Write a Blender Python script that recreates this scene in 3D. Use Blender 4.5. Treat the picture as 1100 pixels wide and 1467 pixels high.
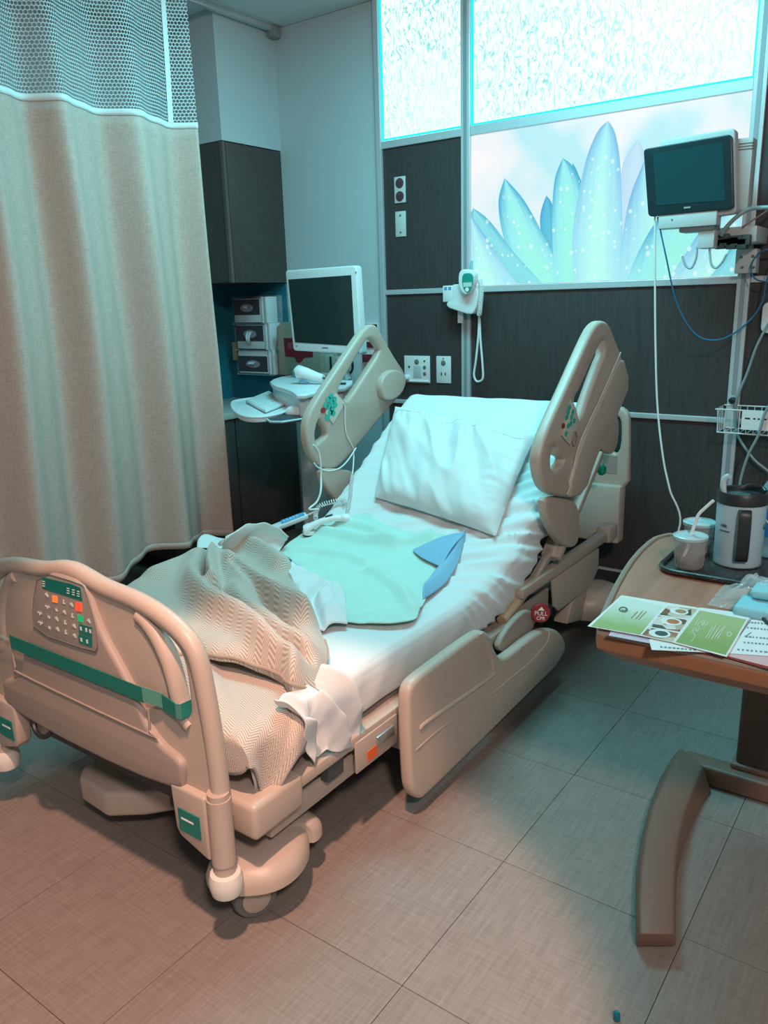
import bpy, bmesh, math, random
from mathutils import Vector, Matrix, noise

for o in list(bpy.data.objects):
    bpy.data.objects.remove(o, do_unlink=True)
scene = bpy.context.scene
COL = scene.collection

# ------------------------------------------------------------------ camera
IMW, IMH = 1100.0, 1467.0
CX, CY = IMW / 2, IMH / 2
HCAM = 1.41
def _dir(vx, vy, f): return Vector((vx - CX, -(vy - CY), -f)).normalized()
VPY, VPX = (1397.0, 406.0), (-1072.0, 478.0)
FPX = math.sqrt(-((VPX[0]-CX)*(VPY[0]-CX) + (VPX[1]-CY)*(VPY[1]-CY)))
aY = _dir(VPY[0], VPY[1], FPX)
aX = -_dir(VPX[0], VPX[1], FPX)
aZ = aX.cross(aY)
ROT = Matrix((aX, aY, aZ))                       # camera space -> world
cam_data = bpy.data.cameras.new('camera')
cam_data.sensor_fit = 'VERTICAL'; cam_data.sensor_height = 36.0
cam_data.lens = FPX / IMH * 36.0
cam_data.clip_start = 0.02
cam = bpy.data.objects.new('camera', cam_data); COL.objects.link(cam)
cam.matrix_world = Matrix.Translation((0, 0, HCAM)) @ ROT.to_4x4()
scene.camera = cam

# photo pixel -> point on a plane that the thing touches
def _ray(px, py): return ROT @ Vector((px - CX, -(py - CY), -FPX))
def onx(px, py, X): r = _ray(px, py); t = X / r.x; return Vector((X, r.y*t, HCAM + r.z*t))
def ony(px, py, Y): r = _ray(px, py); t = Y / r.y; return Vector((r.x*t, Y, HCAM + r.z*t))
def onz(px, py, Z): r = _ray(px, py); t = (Z - HCAM) / r.z; return Vector((r.x*t, r.y*t, Z))

# ------------------------------------------------------------------ world, lights, exposure
world = bpy.data.worlds.new('world'); scene.world = world
world.use_nodes = True
world.node_tree.nodes['Background'].inputs[0].default_value = (0.55, 0.75, 0.8, 1)
world.node_tree.nodes['Background'].inputs[1].default_value = 0.05
vs = scene.view_settings
vs.view_transform = 'Standard'; vs.look = 'None'; vs.gamma = 1.0
vs.use_curve_mapping = False
vs.exposure = 0.25

def lamp(name, kind, loc, energy, color, target=None, **kw):
    d = bpy.data.lights.new(name, kind); d.energy = energy; d.color = color
    for k, v in kw.items(): setattr(d, k, v)
    o = bpy.data.objects.new(name, d); COL.objects.link(o); o.location = loc
    if target is not None:
        o.rotation_euler = (Vector(target) - Vector(loc)).to_track_quat('-Z', 'Y').to_euler()
    return o
# warm recessed downlight over the foot of the bed
lamp('warm_downlight', 'SPOT', (-0.45, 0.35, 2.82), 270, (1.0, 0.56, 0.41), (-1.24, 0.76, 0.0),
     spot_size=math.radians(40), spot_blend=0.22, shadow_soft_size=0.06)
# neutral ceiling light by the entrance, behind and to the right of the camera
lamp('entry_light', 'AREA', (1.0, -0.6, 2.82), 60, (1.0, 0.83, 0.77), (-0.2, 1.0, 0.8), shape='DISK', size=0.32)
# added cool fill above the frame, standing in for the backlit panels' light
lamp('cool_fill_head', 'AREA', (-1.5, 2.45, 2.84), 46, (0.22, 0.88, 1.0), (-1.5, 2.45, 0), shape='RECTANGLE', size=1.2, size_y=0.5)
WINDOW_STRENGTH = 1.05

# ------------------------------------------------------------------ materials
MATS = {}
def S(c): return tuple(((v/255.0)/12.92 if v/255.0 <= 0.04045 else ((v/255.0+0.055)/1.055)**2.4) for v in c)
def mat(name, color, rough=0.5, metal=0.0, var=0.0, vscale=8.0, bump=0.0, bscale=200.0, trans=0.0, alpha=1.0,
        emit=None, estr=0.0, sheen=0.0, coat=0.0, spec=None, ior=1.45):
    if name in MATS: return MATS[name]
    m = bpy.data.materials.new(name); m.use_nodes = True
    nt = m.node_tree; b = nt.nodes['Principled BSDF']
    b.inputs['Base Color'].default_value = (*color, 1)
    b.inputs['Roughness'].default_value = rough
    b.inputs['Metallic'].default_value = metal
    b.inputs['IOR'].default_value = ior
    if spec is not None: b.inputs['Specular IOR Level'].default_value = spec
    if trans: b.inputs['Transmission Weight'].default_value = trans
    if alpha < 1: b.inputs['Alpha'].default_value = alpha
    if sheen: b.inputs['Sheen Weight'].default_value = sheen
    if coat: b.inputs['Coat Weight'].default_value = coat
    if emit: b.inputs['Emission Color'].default_value = (*emit, 1); b.inputs['Emission Strength'].default_value = estr
    tc = None
    if var or bump:
        tc = nt.nodes.new('ShaderNodeTexCoord')
    if var:
        n = nt.nodes.new('ShaderNodeTexNoise'); n.inputs['Scale'].default_value = vscale; n.inputs['Detail'].default_value = 5
        nt.links.new(tc.outputs['Object'], n.inputs['Vector'])
        mx = nt.nodes.new('ShaderNodeMix'); mx.data_type = 'RGBA'
        mx.inputs[6].default_value = (*[c*(1-var) for c in color], 1)
        mx.inputs[7].default_value = (*[min(1, c*(1+var)) for c in color], 1)
        nt.links.new(n.outputs['Fac'], mx.inputs[0]); nt.links.new(mx.outputs[2], b.inputs['Base Color'])
    if bump:
        n2 = nt.nodes.new('ShaderNodeTexNoise'); n2.inputs['Scale'].default_value = bscale; n2.inputs['Detail'].default_value = 3
        nt.links.new(tc.outputs['Object'], n2.inputs['Vector'])
        bp = nt.nodes.new('ShaderNodeBump'); bp.inputs['Strength'].default_value = bump; bp.inputs['Distance'].default_value = 0.002
        nt.links.new(n2.outputs['Fac'], bp.inputs['Height']); nt.links.new(bp.outputs['Normal'], b.inputs['Normal'])
    MATS[name] = m
    return m
class NT:
    """small node graph helper"""
    def __init__(s, name):
        s.m = bpy.data.materials.new(name); s.m.use_nodes = True; MATS[name] = s.m
        s.t = s.m.node_tree; s.b = s.t.nodes['Principled BSDF']; s.out = s.t.nodes['Material Output']
    def n(s, typ, **kw):
        x = s.t.nodes.new(typ)
        for k, v in kw.items(): setattr(x, k, v)
        return x
    def link(s, a, b): s.t.links.new(a, b)
    def math(s, op, a, b=None, c=None, clamp=False):
        x = s.n('ShaderNodeMath', operation=op); x.use_clamp = clamp
        for i, v in enumerate((a, b, c)):
            if v is None: continue
            if isinstance(v, (int, float)): x.inputs[i].default_value = v
            else: s.link(v, x.inputs[i])
        return x.outputs[0]
    def mix(s, f, a, b):
        x = s.n('ShaderNodeMix', data_type='RGBA')
        for i, v in ((0, f), (6, a), (7, b)):
            if isinstance(v, (int, float)): x.inputs[i].default_value = v
            elif isinstance(v, tuple): x.inputs[i].default_value = (*v, 1) if len(v) == 3 else v
            else: s.link(v, x.inputs[i])
        return x.outputs[2]
    def noise(s, vec, scale, detail=3, out='Fac', rough=0.5):
        x = s.n('ShaderNodeTexNoise'); x.inputs['Scale'].default_value = scale; x.inputs['Detail'].default_value = detail
        x.inputs['Roughness'].default_value = rough
        if vec is not None: s.link(vec, x.inputs['Vector'])
        return x.outputs[out]
    def mapping(s, vec, scale=(1,1,1), rot=(0,0,0), loc=(0,0,0)):
        x = s.n('ShaderNodeMapping'); x.inputs['Scale'].default_value = scale; x.inputs['Rotation'].default_value = rot
        x.inputs['Location'].default_value = loc; s.link(vec, x.inputs['Vector']); return x.outputs[0]
    def ramp(s, fac, stops):
        x = s.n('ShaderNodeValToRGB'); s.link(fac, x.inputs[0])
        e = x.color_ramp.elements
        while len(e) < len(stops): e.new(0.5)
        for el, (p, c) in zip(e, stops):
            el.position = p; el.color = (*c, 1)
        return x.outputs[0]
    def bump(s, h, strength=0.3, dist=0.002):
        x = s.n('ShaderNodeBump'); x.inputs['Strength'].default_value = strength; x.inputs['Distance'].default_value = dist
        s.link(h, x.inputs['Height']); s.link(x.outputs[0], s.b.inputs['Normal'])
    def coords(s, which='Object'):
        return s.n('ShaderNodeTexCoord').outputs[which]

# ------------------------------------------------------------------ mesh helpers
class MB:
    def __init__(s): s.v = []; s.f = []; s.uv = None
    def box(s, a, b):
        x0, y0, z0 = a; x1, y1, z1 = b; n = len(s.v)
        s.v += [Vector(p) for p in ((x0,y0,z0),(x1,y0,z0),(x1,y1,z0),(x0,y1,z0),(x0,y0,z1),(x1,y0,z1),(x1,y1,z1),(x0,y1,z1))]
        s.f += [tuple(n+i for i in q) for q in ((0,3,2,1),(4,5,6,7),(0,1,5,4),(1,2,6,5),(2,3,7,6),(3,0,4,7))]
        return s
    def bar(s, p, q, w, h, up=(0,0,1)):
        """box-section bar from p to q"""
        p, q = Vector(p), Vector(q); d = (q-p).normalized(); u = Vector(up)
        side = d.cross(u).normalized(); u = side.cross(d).normalized(); n = len(s.v)
        for c in (p, q):
            for a, b in ((-1,-1),(1,-1),(1,1),(-1,1)): s.v.append(c + side*(a*w/2) + u*(b*h/2))
        s.f += [tuple(n+i for i in k) for k in ((0,1,2,3),(7,6,5,4),(0,4,5,1),(1,5,6,2),(2,6,7,3),(3,7,4,0))]
        return s
    def tube(s, pts, r, seg=10, closed=False, caps=True):
        pts = [Vector(p) for p in pts]; N = len(pts); n0 = len(s.v)
        rr = r if isinstance(r, (list, tuple)) else [r]*N
        prev = None
        for i, p in enumerate(pts):
            if closed: d = pts[(i+1) % N] - pts[i-1]
            else: d = pts[min(i+1, N-1)] - pts[max(i-1, 0)]
            d.normalize()
            if prev is None:
                a = Vector((0,0,1)) if abs(d.z) < 0.9 else Vector((1,0,0))
                u = d.cross(a).normalized()
            else:
                u = (prev - d*prev.dot(d))
                u = u.normalized() if u.length > 1e-6 else d.orthogonal().normalized()
            prev = u; w = d.cross(u)
            for k in range(seg):
                t = 2*math.pi*k/seg
                s.v.append(p + (u*math.cos(t) + w*math.sin(t))*rr[i])
        for i in range(N if closed else N-1):
            j = (i+1) % N
            for k in range(seg):
                a = n0+i*seg+k; b = n0+i*seg+(k+1) % seg; c = n0+j*seg+(k+1) % seg; d = n0+j*seg+k
                s.f.append((a, b, c, d))
        if caps and not closed:
            s.f.append(tuple(n0+k for k in reversed(range(seg))))
            s.f.append(tuple(n0+(N-1)*seg+k for k in range(seg)))
        return s
    def lathe(s, prof, center, seg=28, M=None, capb=True, capt=True):
        """prof = [(r, z)...]"""
        c = Vector(center); n0 = len(s.v)
        for r, z in prof:
            for k in range(seg):
                t = 2*math.pi*k/seg; p = Vector((r*math.cos(t), r*math.sin(t), z))
                s.v.append(c + (M @ p if M else p))
        for i in range(len(prof)-1):
            for k in range(seg):
                s.f.append((n0+i*seg+k, n0+i*seg+(k+1) % seg, n0+(i+1)*seg+(k+1) % seg, n0+(i+1)*seg+k))
        if capb: s.f.append(tuple(n0+k for k in reversed(range(seg))))
        if capt: s.f.append(tuple(n0+(len(prof)-1)*seg+k for k in range(seg)))
        return s
    def poly(s, pts):
        n = len(s.v); s.v += [Vector(p) for p in pts]; s.f.append(tuple(range(n, n+len(pts)))); return s
    def prism(s, pts, off):
        """extrude a planar loop by vector off"""
        n = len(s.v); k = len(pts); off = Vector(off)
        s.v += [Vector(p) for p in pts] + [Vector(p)+off for p in pts]
        s.f.append(tuple(reversed(range(n, n+k)))); s.f.append(tuple(range(n+k, n+2*k)))
        for i in range(k): s.f.append((n+i, n+(i+1) % k, n+k+(i+1) % k, n+k+i))
        return s
    def grid(s, fn, nu, nv, wrap_u=False):
        """fn(i/nu, j/nv) -> point; uv kept"""
        n = len(s.v); 
        if s.uv is None: s.uv = {}
        for j in range(nv+1):
            for i in range(nu+1):
                s.uv[len(s.v)] = (i/nu, j/nv); s.v.append(Vector(fn(i/nu, j/nv)))
        for j in range(nv):
            for i in range(nu):
                a = n+j*(nu+1)+i; s.f.append((a, a+1, a+nu+2, a+nu+1))
        return s
    def mesh(s, name, smooth=40, bevel=0.0, bseg=2, fixn=True):
        me = bpy.data.meshes.new(name)
        me.from_pydata([tuple(v) for v in s.v], [], s.f); me.update()
        if s.uv:
            L = me.uv_layers.new(name='UVMap')
            for lp in me.loops: L.data[lp.index].uv = s.uv.get(lp.vertex_index, (0, 0))
        bm = bmesh.new(); bm.from_mesh(me)
        if fixn: bmesh.ops.recalc_face_normals(bm, faces=bm.faces)
        if bevel > 0:
            es = [e for e in bm.edges if len(e.link_faces) == 2 and e.calc_face_angle(0) > math.radians(35)]
            bmesh.ops.bevel(bm, geom=es, offset=bevel, segments=bseg, affect='EDGES', profile=0.5, clamp_overlap=True)
        bm.to_mesh(me); bm.free()
        finish(me, smooth)
        return me
    def build(s, name, m, parent=None, smooth=40, bevel=0.0, bseg=2, fixn=True):
        return obj(name, s.mesh(name, smooth, bevel, bseg, fixn), m, parent)
def finish(me, smooth):
    if smooth:
        for p in me.polygons: p.use_smooth = True
        me.set_sharp_from_angle(angle=math.radians(smooth))
def obj(name, me, m=None, parent=None):
    o = bpy.data.objects.new(name, me); COL.objects.link(o)
    if m is not None and len(me.materials) == 0: me.materials.append(m)
    if parent is not None:
        o.parent = parent; o.matrix_parent_inverse = WM[parent.name].inverted()
    WM[o.name] = Matrix.Identity(4)
    return o
WM = {}
def tag(o, label, cat, group=None):
    o['label'] = label; o['category'] = cat
    if group: o['group'] = group
    return o
def thing(name, label, cat, loc=(0,0,0), rz=0.0, group=None):
    o = bpy.data.objects.new(name, None); COL.objects.link(o); o.empty_display_size = 0.05
    o.location = loc; o.rotation_euler = (0, 0, rz)
    WM[o.name] = Matrix.Translation(Vector(loc)) @ Matrix.Rotation(rz, 4, 'Z')
    return tag(o, label, cat, group)
def local(root, o):
    """o was modelled in the root's own space"""
    o.parent = root; o.matrix_parent_inverse = Matrix.Identity(4); return o
def structure(o): o['kind'] = 'structure'; return o
def dup(o, parent, loc):
    c = o.copy(); COL.objects.link(c); c.parent = parent; c.location = loc
    c.matrix_parent_inverse = o.matrix_parent_inverse.copy(); return c

def chaikin(pts, n=2, closed=True):
    pts = [Vector(p) for p in pts]
    for _ in range(n):
        out = []
        rng = range(len(pts)) if closed else range(len(pts)-1)
        if not closed: out.append(pts[0])
        for i in rng:
            a, b = pts[i], pts[(i+1) % len(pts)]
            out += [a*0.75+b*0.25, a*0.25+b*0.75]
        if not closed: out.append(pts[-1])
        pts = out
    return pts
def crom(pts, n=8, closed=False):
    """Catmull-Rom resampling"""
    P = [Vector(p) for p in pts]; N = len(P); out = []
    for i in range(N if closed else N-1):
        if closed: p0, p1, p2, p3 = P[i-1], P[i], P[(i+1) % N], P[(i+2) % N]
        else: p0, p1, p2, p3 = P[max(i-1,0)], P[i], P[i+1], P[min(i+2,N-1)]
        for k in range(n):
            t = k/n
            out.append(0.5*((2*p1)+(p2-p0)*t+(2*p0-5*p1+4*p2-p3)*t*t+(3*p1-p0-3*p2+p3)*t**3))
    if not closed: out.append(P[-1])
    return out
FX = Matrix(((0,0,1,0),(1,0,0,0),(0,1,0,0),(0,0,0,1)))     # local (u,v,w) -> (y,z,x)
FY = Matrix(((1,0,0,0),(0,0,-1,0),(0,1,0,0),(0,0,0,1)))    # (u,v,w) -> (x,z,-y)
FZ = Matrix.Identity(4)
def panel_mesh(name, loops, half, bevel, frame, w0=0.0, smooth=45, bres=3):
    """flat plate (with holes) filled and rounded, thickness 2*(half+bevel)"""
    cu = bpy.data.curves.new(name, 'CURVE'); cu.dimensions = '2D'; cu.fill_mode = 'BOTH'
    cu.extrude = half; cu.bevel_depth = bevel; cu.bevel_resolution = bres; cu.offset = -bevel
    for lp in loops:
        sp = cu.splines.new('POLY'); sp.points.add(len(lp)-1); sp.use_cyclic_u = True
        for p, q in zip(sp.points, lp): p.co = (q[0], q[1], 0, 1)
    o = bpy.data.objects.new('tmp', cu); COL.objects.link(o)
    dg = bpy.context.evaluated_depsgraph_get(); dg.update()
    me = bpy.data.meshes.new_from_object(o.evaluated_get(dg)); me.name = name
    bpy.data.objects.remove(o); bpy.data.curves.remove(cu)
    bm = bmesh.new(); bm.from_mesh(me)
    bmesh.ops.remove_doubles(bm, verts=bm.verts, dist=1e-5)
    bmesh.ops.recalc_face_normals(bm, faces=bm.faces)
    bm.to_mesh(me); bm.free()
    me.transform(frame @ Matrix.Translation((0, 0, w0))); me.materials.clear()
    finish(me, smooth)
    return me
def panel(name, loops, half, bevel, frame, w0, m, parent=None, **kw):
    return obj(name, panel_mesh(name, loops, half, bevel, frame, w0, **kw), m, parent)
def rrect(x0, y0, x1, y1, r, n=5):
    out = []
    for cx, cy, a0 in ((x1-r, y0+r, -90), (x1-r, y1-r, 0), (x0+r, y1-r, 90), (x0+r, y0+r, 180)):
        for k in range(n+1):
            a = math.radians(a0 + 90*k/n); out.append((cx+r*math.cos(a), cy+r*math.sin(a)))
    return out
def text_mesh(name, body, size, M, m, parent, depth=0.0003, align='CENTER'):
    cu = bpy.data.curves.new(name, 'FONT'); cu.body = body; cu.size = size; cu.align_x = align; cu.align_y = 'CENTER'; cu.extrude = depth
    o = bpy.data.objects.new('tmp', cu); COL.objects.link(o)
    dg = bpy.context.evaluated_depsgraph_get(); dg.update()
    me = bpy.data.meshes.new_from_object(o.evaluated_get(dg)); me.name = name
    bpy.data.objects.remove(o); bpy.data.curves.remove(cu)
    me.transform(M); me.materials.clear()
    return obj(name, me, m, parent)
def sstep(a, b, x):
    t = min(1, max(0, (x-a)/(b-a))); return t*t*(3-2*t)
def fbm(x, y, z=0.0): return noise.noise(Vector((x, y, z)))

# ------------------------------------------------------------------ the room
XL, XR, YB, YF, ZC = -3.85, 1.7, 3.66, -1.9, 2.87
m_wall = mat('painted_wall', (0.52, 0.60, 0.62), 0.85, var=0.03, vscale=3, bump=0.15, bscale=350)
m_ceil = mat('ceiling_white', (0.72, 0.73, 0.72), 0.9, bump=0.3, bscale=120)
m_grout = mat('floor_joint', (0.10, 0.09, 0.085), 0.8)
def floor_material():
    g = NT('vinyl_tile'); o = g.n('ShaderNodeNewGeometry').outputs['Position']
    a = g.noise(g.mapping(o, (130, 9, 1)), 1.0, 3); b = g.noise(g.mapping(o, (12, 150, 1)), 1.0, 3)
    w = g.math('ADD', g.math('MULTIPLY', a, 0.55), g.math('MULTIPLY', b, 0.45))
    c = g.noise(o, 2.2, 3)
    col = g.ramp(w, [(0.33, (0.208, 0.168, 0.146)), (0.5, (0.248, 0.202, 0.178)), (0.67, (0.290, 0.238, 0.212))])
    inf = g.n('ShaderNodeObjectInfo').outputs['Random']
    k = g.math('ADD', 0.90, g.math('ADD', g.math('MULTIPLY', c, 0.14), g.math('MULTIPLY', inf, 0.07)))
    hsv = g.n('ShaderNodeHueSaturation'); g.link(col, hsv.inputs['Color']); g.link(k, hsv.inputs['Value'])
    g.link(hsv.outputs[0], g.b.inputs['Base Color'])
    g.b.inputs['Roughness'].default_value = 0.62; g.b.inputs['Specular IOR Level'].default_value = 0.3
    g.bump(w, 0.12, 0.001)
    return g.m
m_floor = floor_material()
floor = structure(MB().box((XL, YF, -0.12), (XR, YB, -0.003)).build('floor', m_grout, smooth=0))
TX, TY = 0.453, 0.464
tile_me = MB().box((0.0009, 0.0009, -0.003), (TX-0.0009, TY-0.0009, 0.0)).mesh('tile', smooth=0)
tile_me.materials.append(m_floor)
x = -0.80 - TX*7
while x < XR:
    y = 1.578 - TY*8
    while y < YB:
        x0, x1, y0, y1 = max(x, XL), min(x+TX, XR), max(y, YF), min(y+TY, YB)
        if x1-x0 > 0.01 and y1-y0 > 0.01:
            t = bpy.data.objects.new('tile', tile_me); COL.objects.link(t); t.parent = floor
            t.location = (x0, y0, 0); t.scale = ((x1-x0)/TX, (y1-y0)/TY, 1)
        y += TY
    x += TX
ceiling = structure(MB().box((XL, YF, ZC+0.004), (XR, YB, ZC+0.1)).build('ceiling', mat('grid_white', (0.5, 0.52, 0.52), 0.6), smooth=0))
cp_me = MB().box((0.006, 0.006, 0), (0.594, 0.594, 0.004)).mesh('ceiling_panel', smooth=0); cp_me.materials.append(m_ceil)
x = XL
while x < XR:
    y = YB - 0.6
    while y > YF - 0.6:
        x1, y0 = min(x+0.6, XR), max(y, YF)
        t = bpy.data.objects.new('ceiling_panel', cp_me); COL.objects.link(t); t.parent = ceiling
        t.location = (x, y0, ZC); t.scale = ((x1-x)/0.6, (y+0.6-y0)/0.6, 1)
        y -= 0.6
    x += 0.6
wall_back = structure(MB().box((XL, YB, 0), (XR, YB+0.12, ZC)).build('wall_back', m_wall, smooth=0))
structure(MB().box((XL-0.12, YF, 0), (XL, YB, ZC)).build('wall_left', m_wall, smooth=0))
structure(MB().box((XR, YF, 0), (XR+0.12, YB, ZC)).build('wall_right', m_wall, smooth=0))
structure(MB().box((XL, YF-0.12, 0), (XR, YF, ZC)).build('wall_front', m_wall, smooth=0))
# boxed soffit above the wall cabinet
SX, SY = -3.32, 3.205
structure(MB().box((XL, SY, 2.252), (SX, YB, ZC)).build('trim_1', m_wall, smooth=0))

# ---- headwall panelling: dark laminate sheets between pale metal rails
def laminate():
    g = NT('dark_laminate'); o = g.n('ShaderNodeNewGeometry').outputs['Position']
    s = g.noise(g.mapping(o, (90, 90, 6)), 1.0, 4); f = g.noise(o, 600, 2)
    w = g.math('ADD', g.math('MULTIPLY', s, 0.6), g.math('MULTIPLY', f, 0.4))
    g.link(g.ramp(w, [(0.35, (0.045, 0.038, 0.038)), (0.65, (0.068, 0.057, 0.055))]), g.b.inputs['Base Color'])
    g.b.inputs['Roughness'].default_value = 0.55; g.b.inputs['Specular IOR Level'].default_value = 0.35
    return g.m
m_lam = laminate()
m_rail = mat('satin_aluminium', (0.62, 0.64, 0.66), 0.4, 0.35)
PF = YB - 0.014                                     # laminate face
C1, C2, C3, C4 = -2.612, -2.093, -0.778, 0.42       # post centre lines
ZA, ZM, ZW = 0.866, 1.452, 2.188                    # rail centre lines
def lam(x0, x1, z0, z1):
    MB().box((x0+0.003, PF, z0+0.003), (x1-0.003, YB-0.001, z1-0.003)).build('laminate_panel', m_lam, wall_back, smooth=0, bevel=0.0015, bseg=1)
for a, b in ((C1, C2), (C2, C3), (C3, C4)):
    lam(a, b, 0.10, ZA); lam(a, b, ZA, ZM)
lam(C1, C2, ZM, ZW); lam(C3, C4, ZM, ZW); lam(C3, C4, ZW, ZC)
def rail(name, a, b):
    return structure(MB().box(a, b).build(name, m_rail, smooth=0, bevel=0.003))
k = 2
for cx, w in ((C1, 0.032), (C2, 0.050), (C3, 0.050), (C4, 0.05)):
    t = structure(MB().box((cx-w/2, PF-0.018, 0.1), (cx+w/2, YB-0.001, ZC-0.001)).build('trim_%d' % k, m_rail, smooth=0, bevel=0.003)); k += 1
    if w > 0.04:   # central groove lips of the post
        MB().box((cx-0.009, PF-0.0195, 0.1), (cx+0.009, PF-0.0175, ZC-0.001)).build('groove', mat('rail_groove', (0.33, 0.36, 0.38), 0.5, 0.3), t, smooth=0)
for a, b, z, w in ((C1, C2, ZM, 0.026), (C2, C3, ZM, 0.030), (C3, C4, ZM, 0.026), (C1, C2, ZW, 0.036), (C2, C3, ZW, 0.044),
                   (C1, C2, ZA, 0.022), (C2, C3, ZA, 0.024), (C3, C4, ZA, 0.024), (C3, C4, ZW, 0.03)):
    pad = 0.0255 if a != C1 else 0.0165
    structure(MB().box((a+pad, PF-0.012, z-w/2), (b-0.0255, YB-0.001, z+w/2)).build('trim_%d' % k, m_rail, smooth=0, bevel=0.003)); k += 1
bb = structure(MB().box((C1, YB-0.02, 0), (XR, YB-0.001, 0.092)).build('baseboard_back', mat('black_vinyl', (0.03, 0.03, 0.032), 0.5), smooth=0))
MB().box((C1, YB-0.022, 0.092), (C4, YB-0.001, 0.104)).build('top_strip', m_rail, bb, smooth=0)
structure(MB().box((XL, YF, 0), (XL+0.012, YB, 0.1)).build('baseboard_left', MATS['black_vinyl'], smooth=0))

# ---- backlit rippled glass
def rippled():
    g = NT('rippled_backlit_glass'); o = g.n('ShaderNodeNewGeometry').outputs['Position']
    warp = g.noise(g.mapping(o, (14, 14, 14)), 1.0, 2, 'Color')
    vadd = g.n('ShaderNodeVectorMath', operation='MULTIPLY_ADD'); g.link(warp, vadd.inputs[0]); vadd.inputs[1].default_value = (0.075, 0, 0.02); g.link(o, vadd.inputs[2])
    m1 = g.mapping(vadd.outputs[0], (70, 0.0, 17))
    n1 = g.noise(m1, 1.0, 1.0)
    d = g.math('ABSOLUTE', g.math('SUBTRACT', n1, 0.42))
    line = g.math('SUBTRACT', 1.0, g.math('MULTIPLY', d, 17.0), clamp=True)
    big = g.noise(g.mapping(o, (1.3, 1, 1.7), loc=(3, 0, 1)), 1.0, 2)
    line = g.math('MULTIPLY', line, g.math('MULTIPLY_ADD', big, 2.0, -0.3, clamp=True))
    col = g.mix(line, (0.74, 1.0, 0.95), (0.12, 0.52, 0.52))
    g.link(col, g.b.inputs['Emission Color'])
    g.b.inputs['Emission Strength'].default_value = WINDOW_STRENGTH
    g.b.inputs['Base Color'].default_value = (0.02, 0.03, 0.03, 1); g.b.inputs['Roughness'].default_value = 0.25
    g.bump(line, 0.3, 0.003)
    return g.m
m_glass = rippled()
m_edge = mat('cyan_edge_glow', (0.02, 0.3, 0.35), 0.4, emit=(0.0, 0.62, 0.75), estr=1.1)  # glow at the pane edges, added as thin emissive strips
for n, (a, b) in enumerate(((C1+0.016, C2-0.025), (C2+0.025, C3-0.025)), 1):
    z0, z1 = ZW+0.022, ZC-0.004
    win = structure(MB().box((a, YB-0.012, z0), (b, YB-0.001, z1)).build('window_%d' % n, m_glass, smooth=0))
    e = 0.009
    MB().box((a, YB-0.0155, z0), (b, YB-0.0125, z0+e)).build('edge_glow', m_edge, win, smooth=0)
    MB().box((a, YB-0.0155, z0+e), (a+e*1.3, YB-0.0125, z1)).build('edge_glow', m_edge, win, smooth=0)
    MB().box((b-e, YB-0.0155, z0+e), (b, YB-0.0125, z1)).build('edge_glow', m_edge, win, smooth=0)

# ------------------------------------------------------------------ traced outlines
def TX(pts, X): return [(p.y, p.z) for p in (onx(a, b, X) for a, b in pts)]
def TY(pts, Y): return [(p.x, p.z) for p in (ony(a, b, Y) for a, b in pts)]
def TZ(pts, Z): return [(p.x, p.y) for p in (onz(a, b, Z) for a, b in pts)]
def C2(pts, n=2): return [(p.x, p.y) for p in chaikin([(a, b, 0) for a, b in pts], n)]
def zr(pts, x0, y0, s): return [(x0+a*s, y0+b*s) for a, b in pts]

# ------------------------------------------------------------------ hospital bed
BX = -1.622
m_beige = mat('beige_plastic', (0.50, 0.395, 0.33), 0.38, var=0.04, vscale=5, bump=0.05, bscale=500)
m_beige2 = mat('beige_painted_steel', (0.45, 0.36, 0.30), 0.42, var=0.05, vscale=9)
m_taupe = mat('taupe_plastic', (0.36, 0.285, 0.245), 0.5, var=0.04, vscale=6)
m_seam = mat('seam_grey', (0.20, 0.17, 0.145), 0.6)
m_dark = mat('dark_machine', (0.06, 0.065, 0.065), 0.5)
m_steel = mat('brushed_steel', (0.42, 0.42, 0.42), 0.35, 0.7)
m_green = mat('green_print', (0.012, 0.20, 0.165), 0.55)
m_white = mat('white_plastic', (0.80, 0.80, 0.79), 0.4)
m_black = mat('black_plastic', (0.022, 0.024, 0.026), 0.4)
m_rubber = mat('grey_rubber', (0.16, 0.155, 0.15), 0.7)
m_red = mat('red_plastic', (0.30, 0.022, 0.025), 0.45)
m_orange = mat('orange_sticker', (0.75, 0.13, 0.03), 0.5)

bed = thing('hospital_bed', 'beige electric hospital bed with raised back, side rails and footboard', 'bed', (BX, 2.2, 0))
def bp(name, mb, m, parent=None, **kw): return mb.build(name, m, parent or bed, **kw)

# --- footboard
FB = 1.0
def mir(pts): return [(2*BXF - x, z) for x, z in reversed(pts)]
BXF = -1.635
top = TY([(150,830),(200,851),(240,876),(270,905),(288,935),(300,985),(312,1050),(322,1120),(326,1160)], FB)
inn = [(-1.345, 0.352), (-1.40, 0.350)]
right = [(BXF, 0.838)] + [(x, z) for x, z in top]
loop = right + inn
loop = loop + mir(loop)[0:-1]
hole = zr([(690,322),(740,370),(800,420),(850,480),(876,580),(888,690),(893,770),(862,760),(838,640),(815,545),(770,440),(715,385)], 0, 780, 1/3.19)
hole = TY(hole, FB)
lp = C2(loop, 1); hl = C2(hole, 2)
fb = panel('footboard', [lp, hl, [(2*BXF-x, z) for x, z in hl]], 0.004, 0.012, FY, -FB, m_beige, bed)
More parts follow.
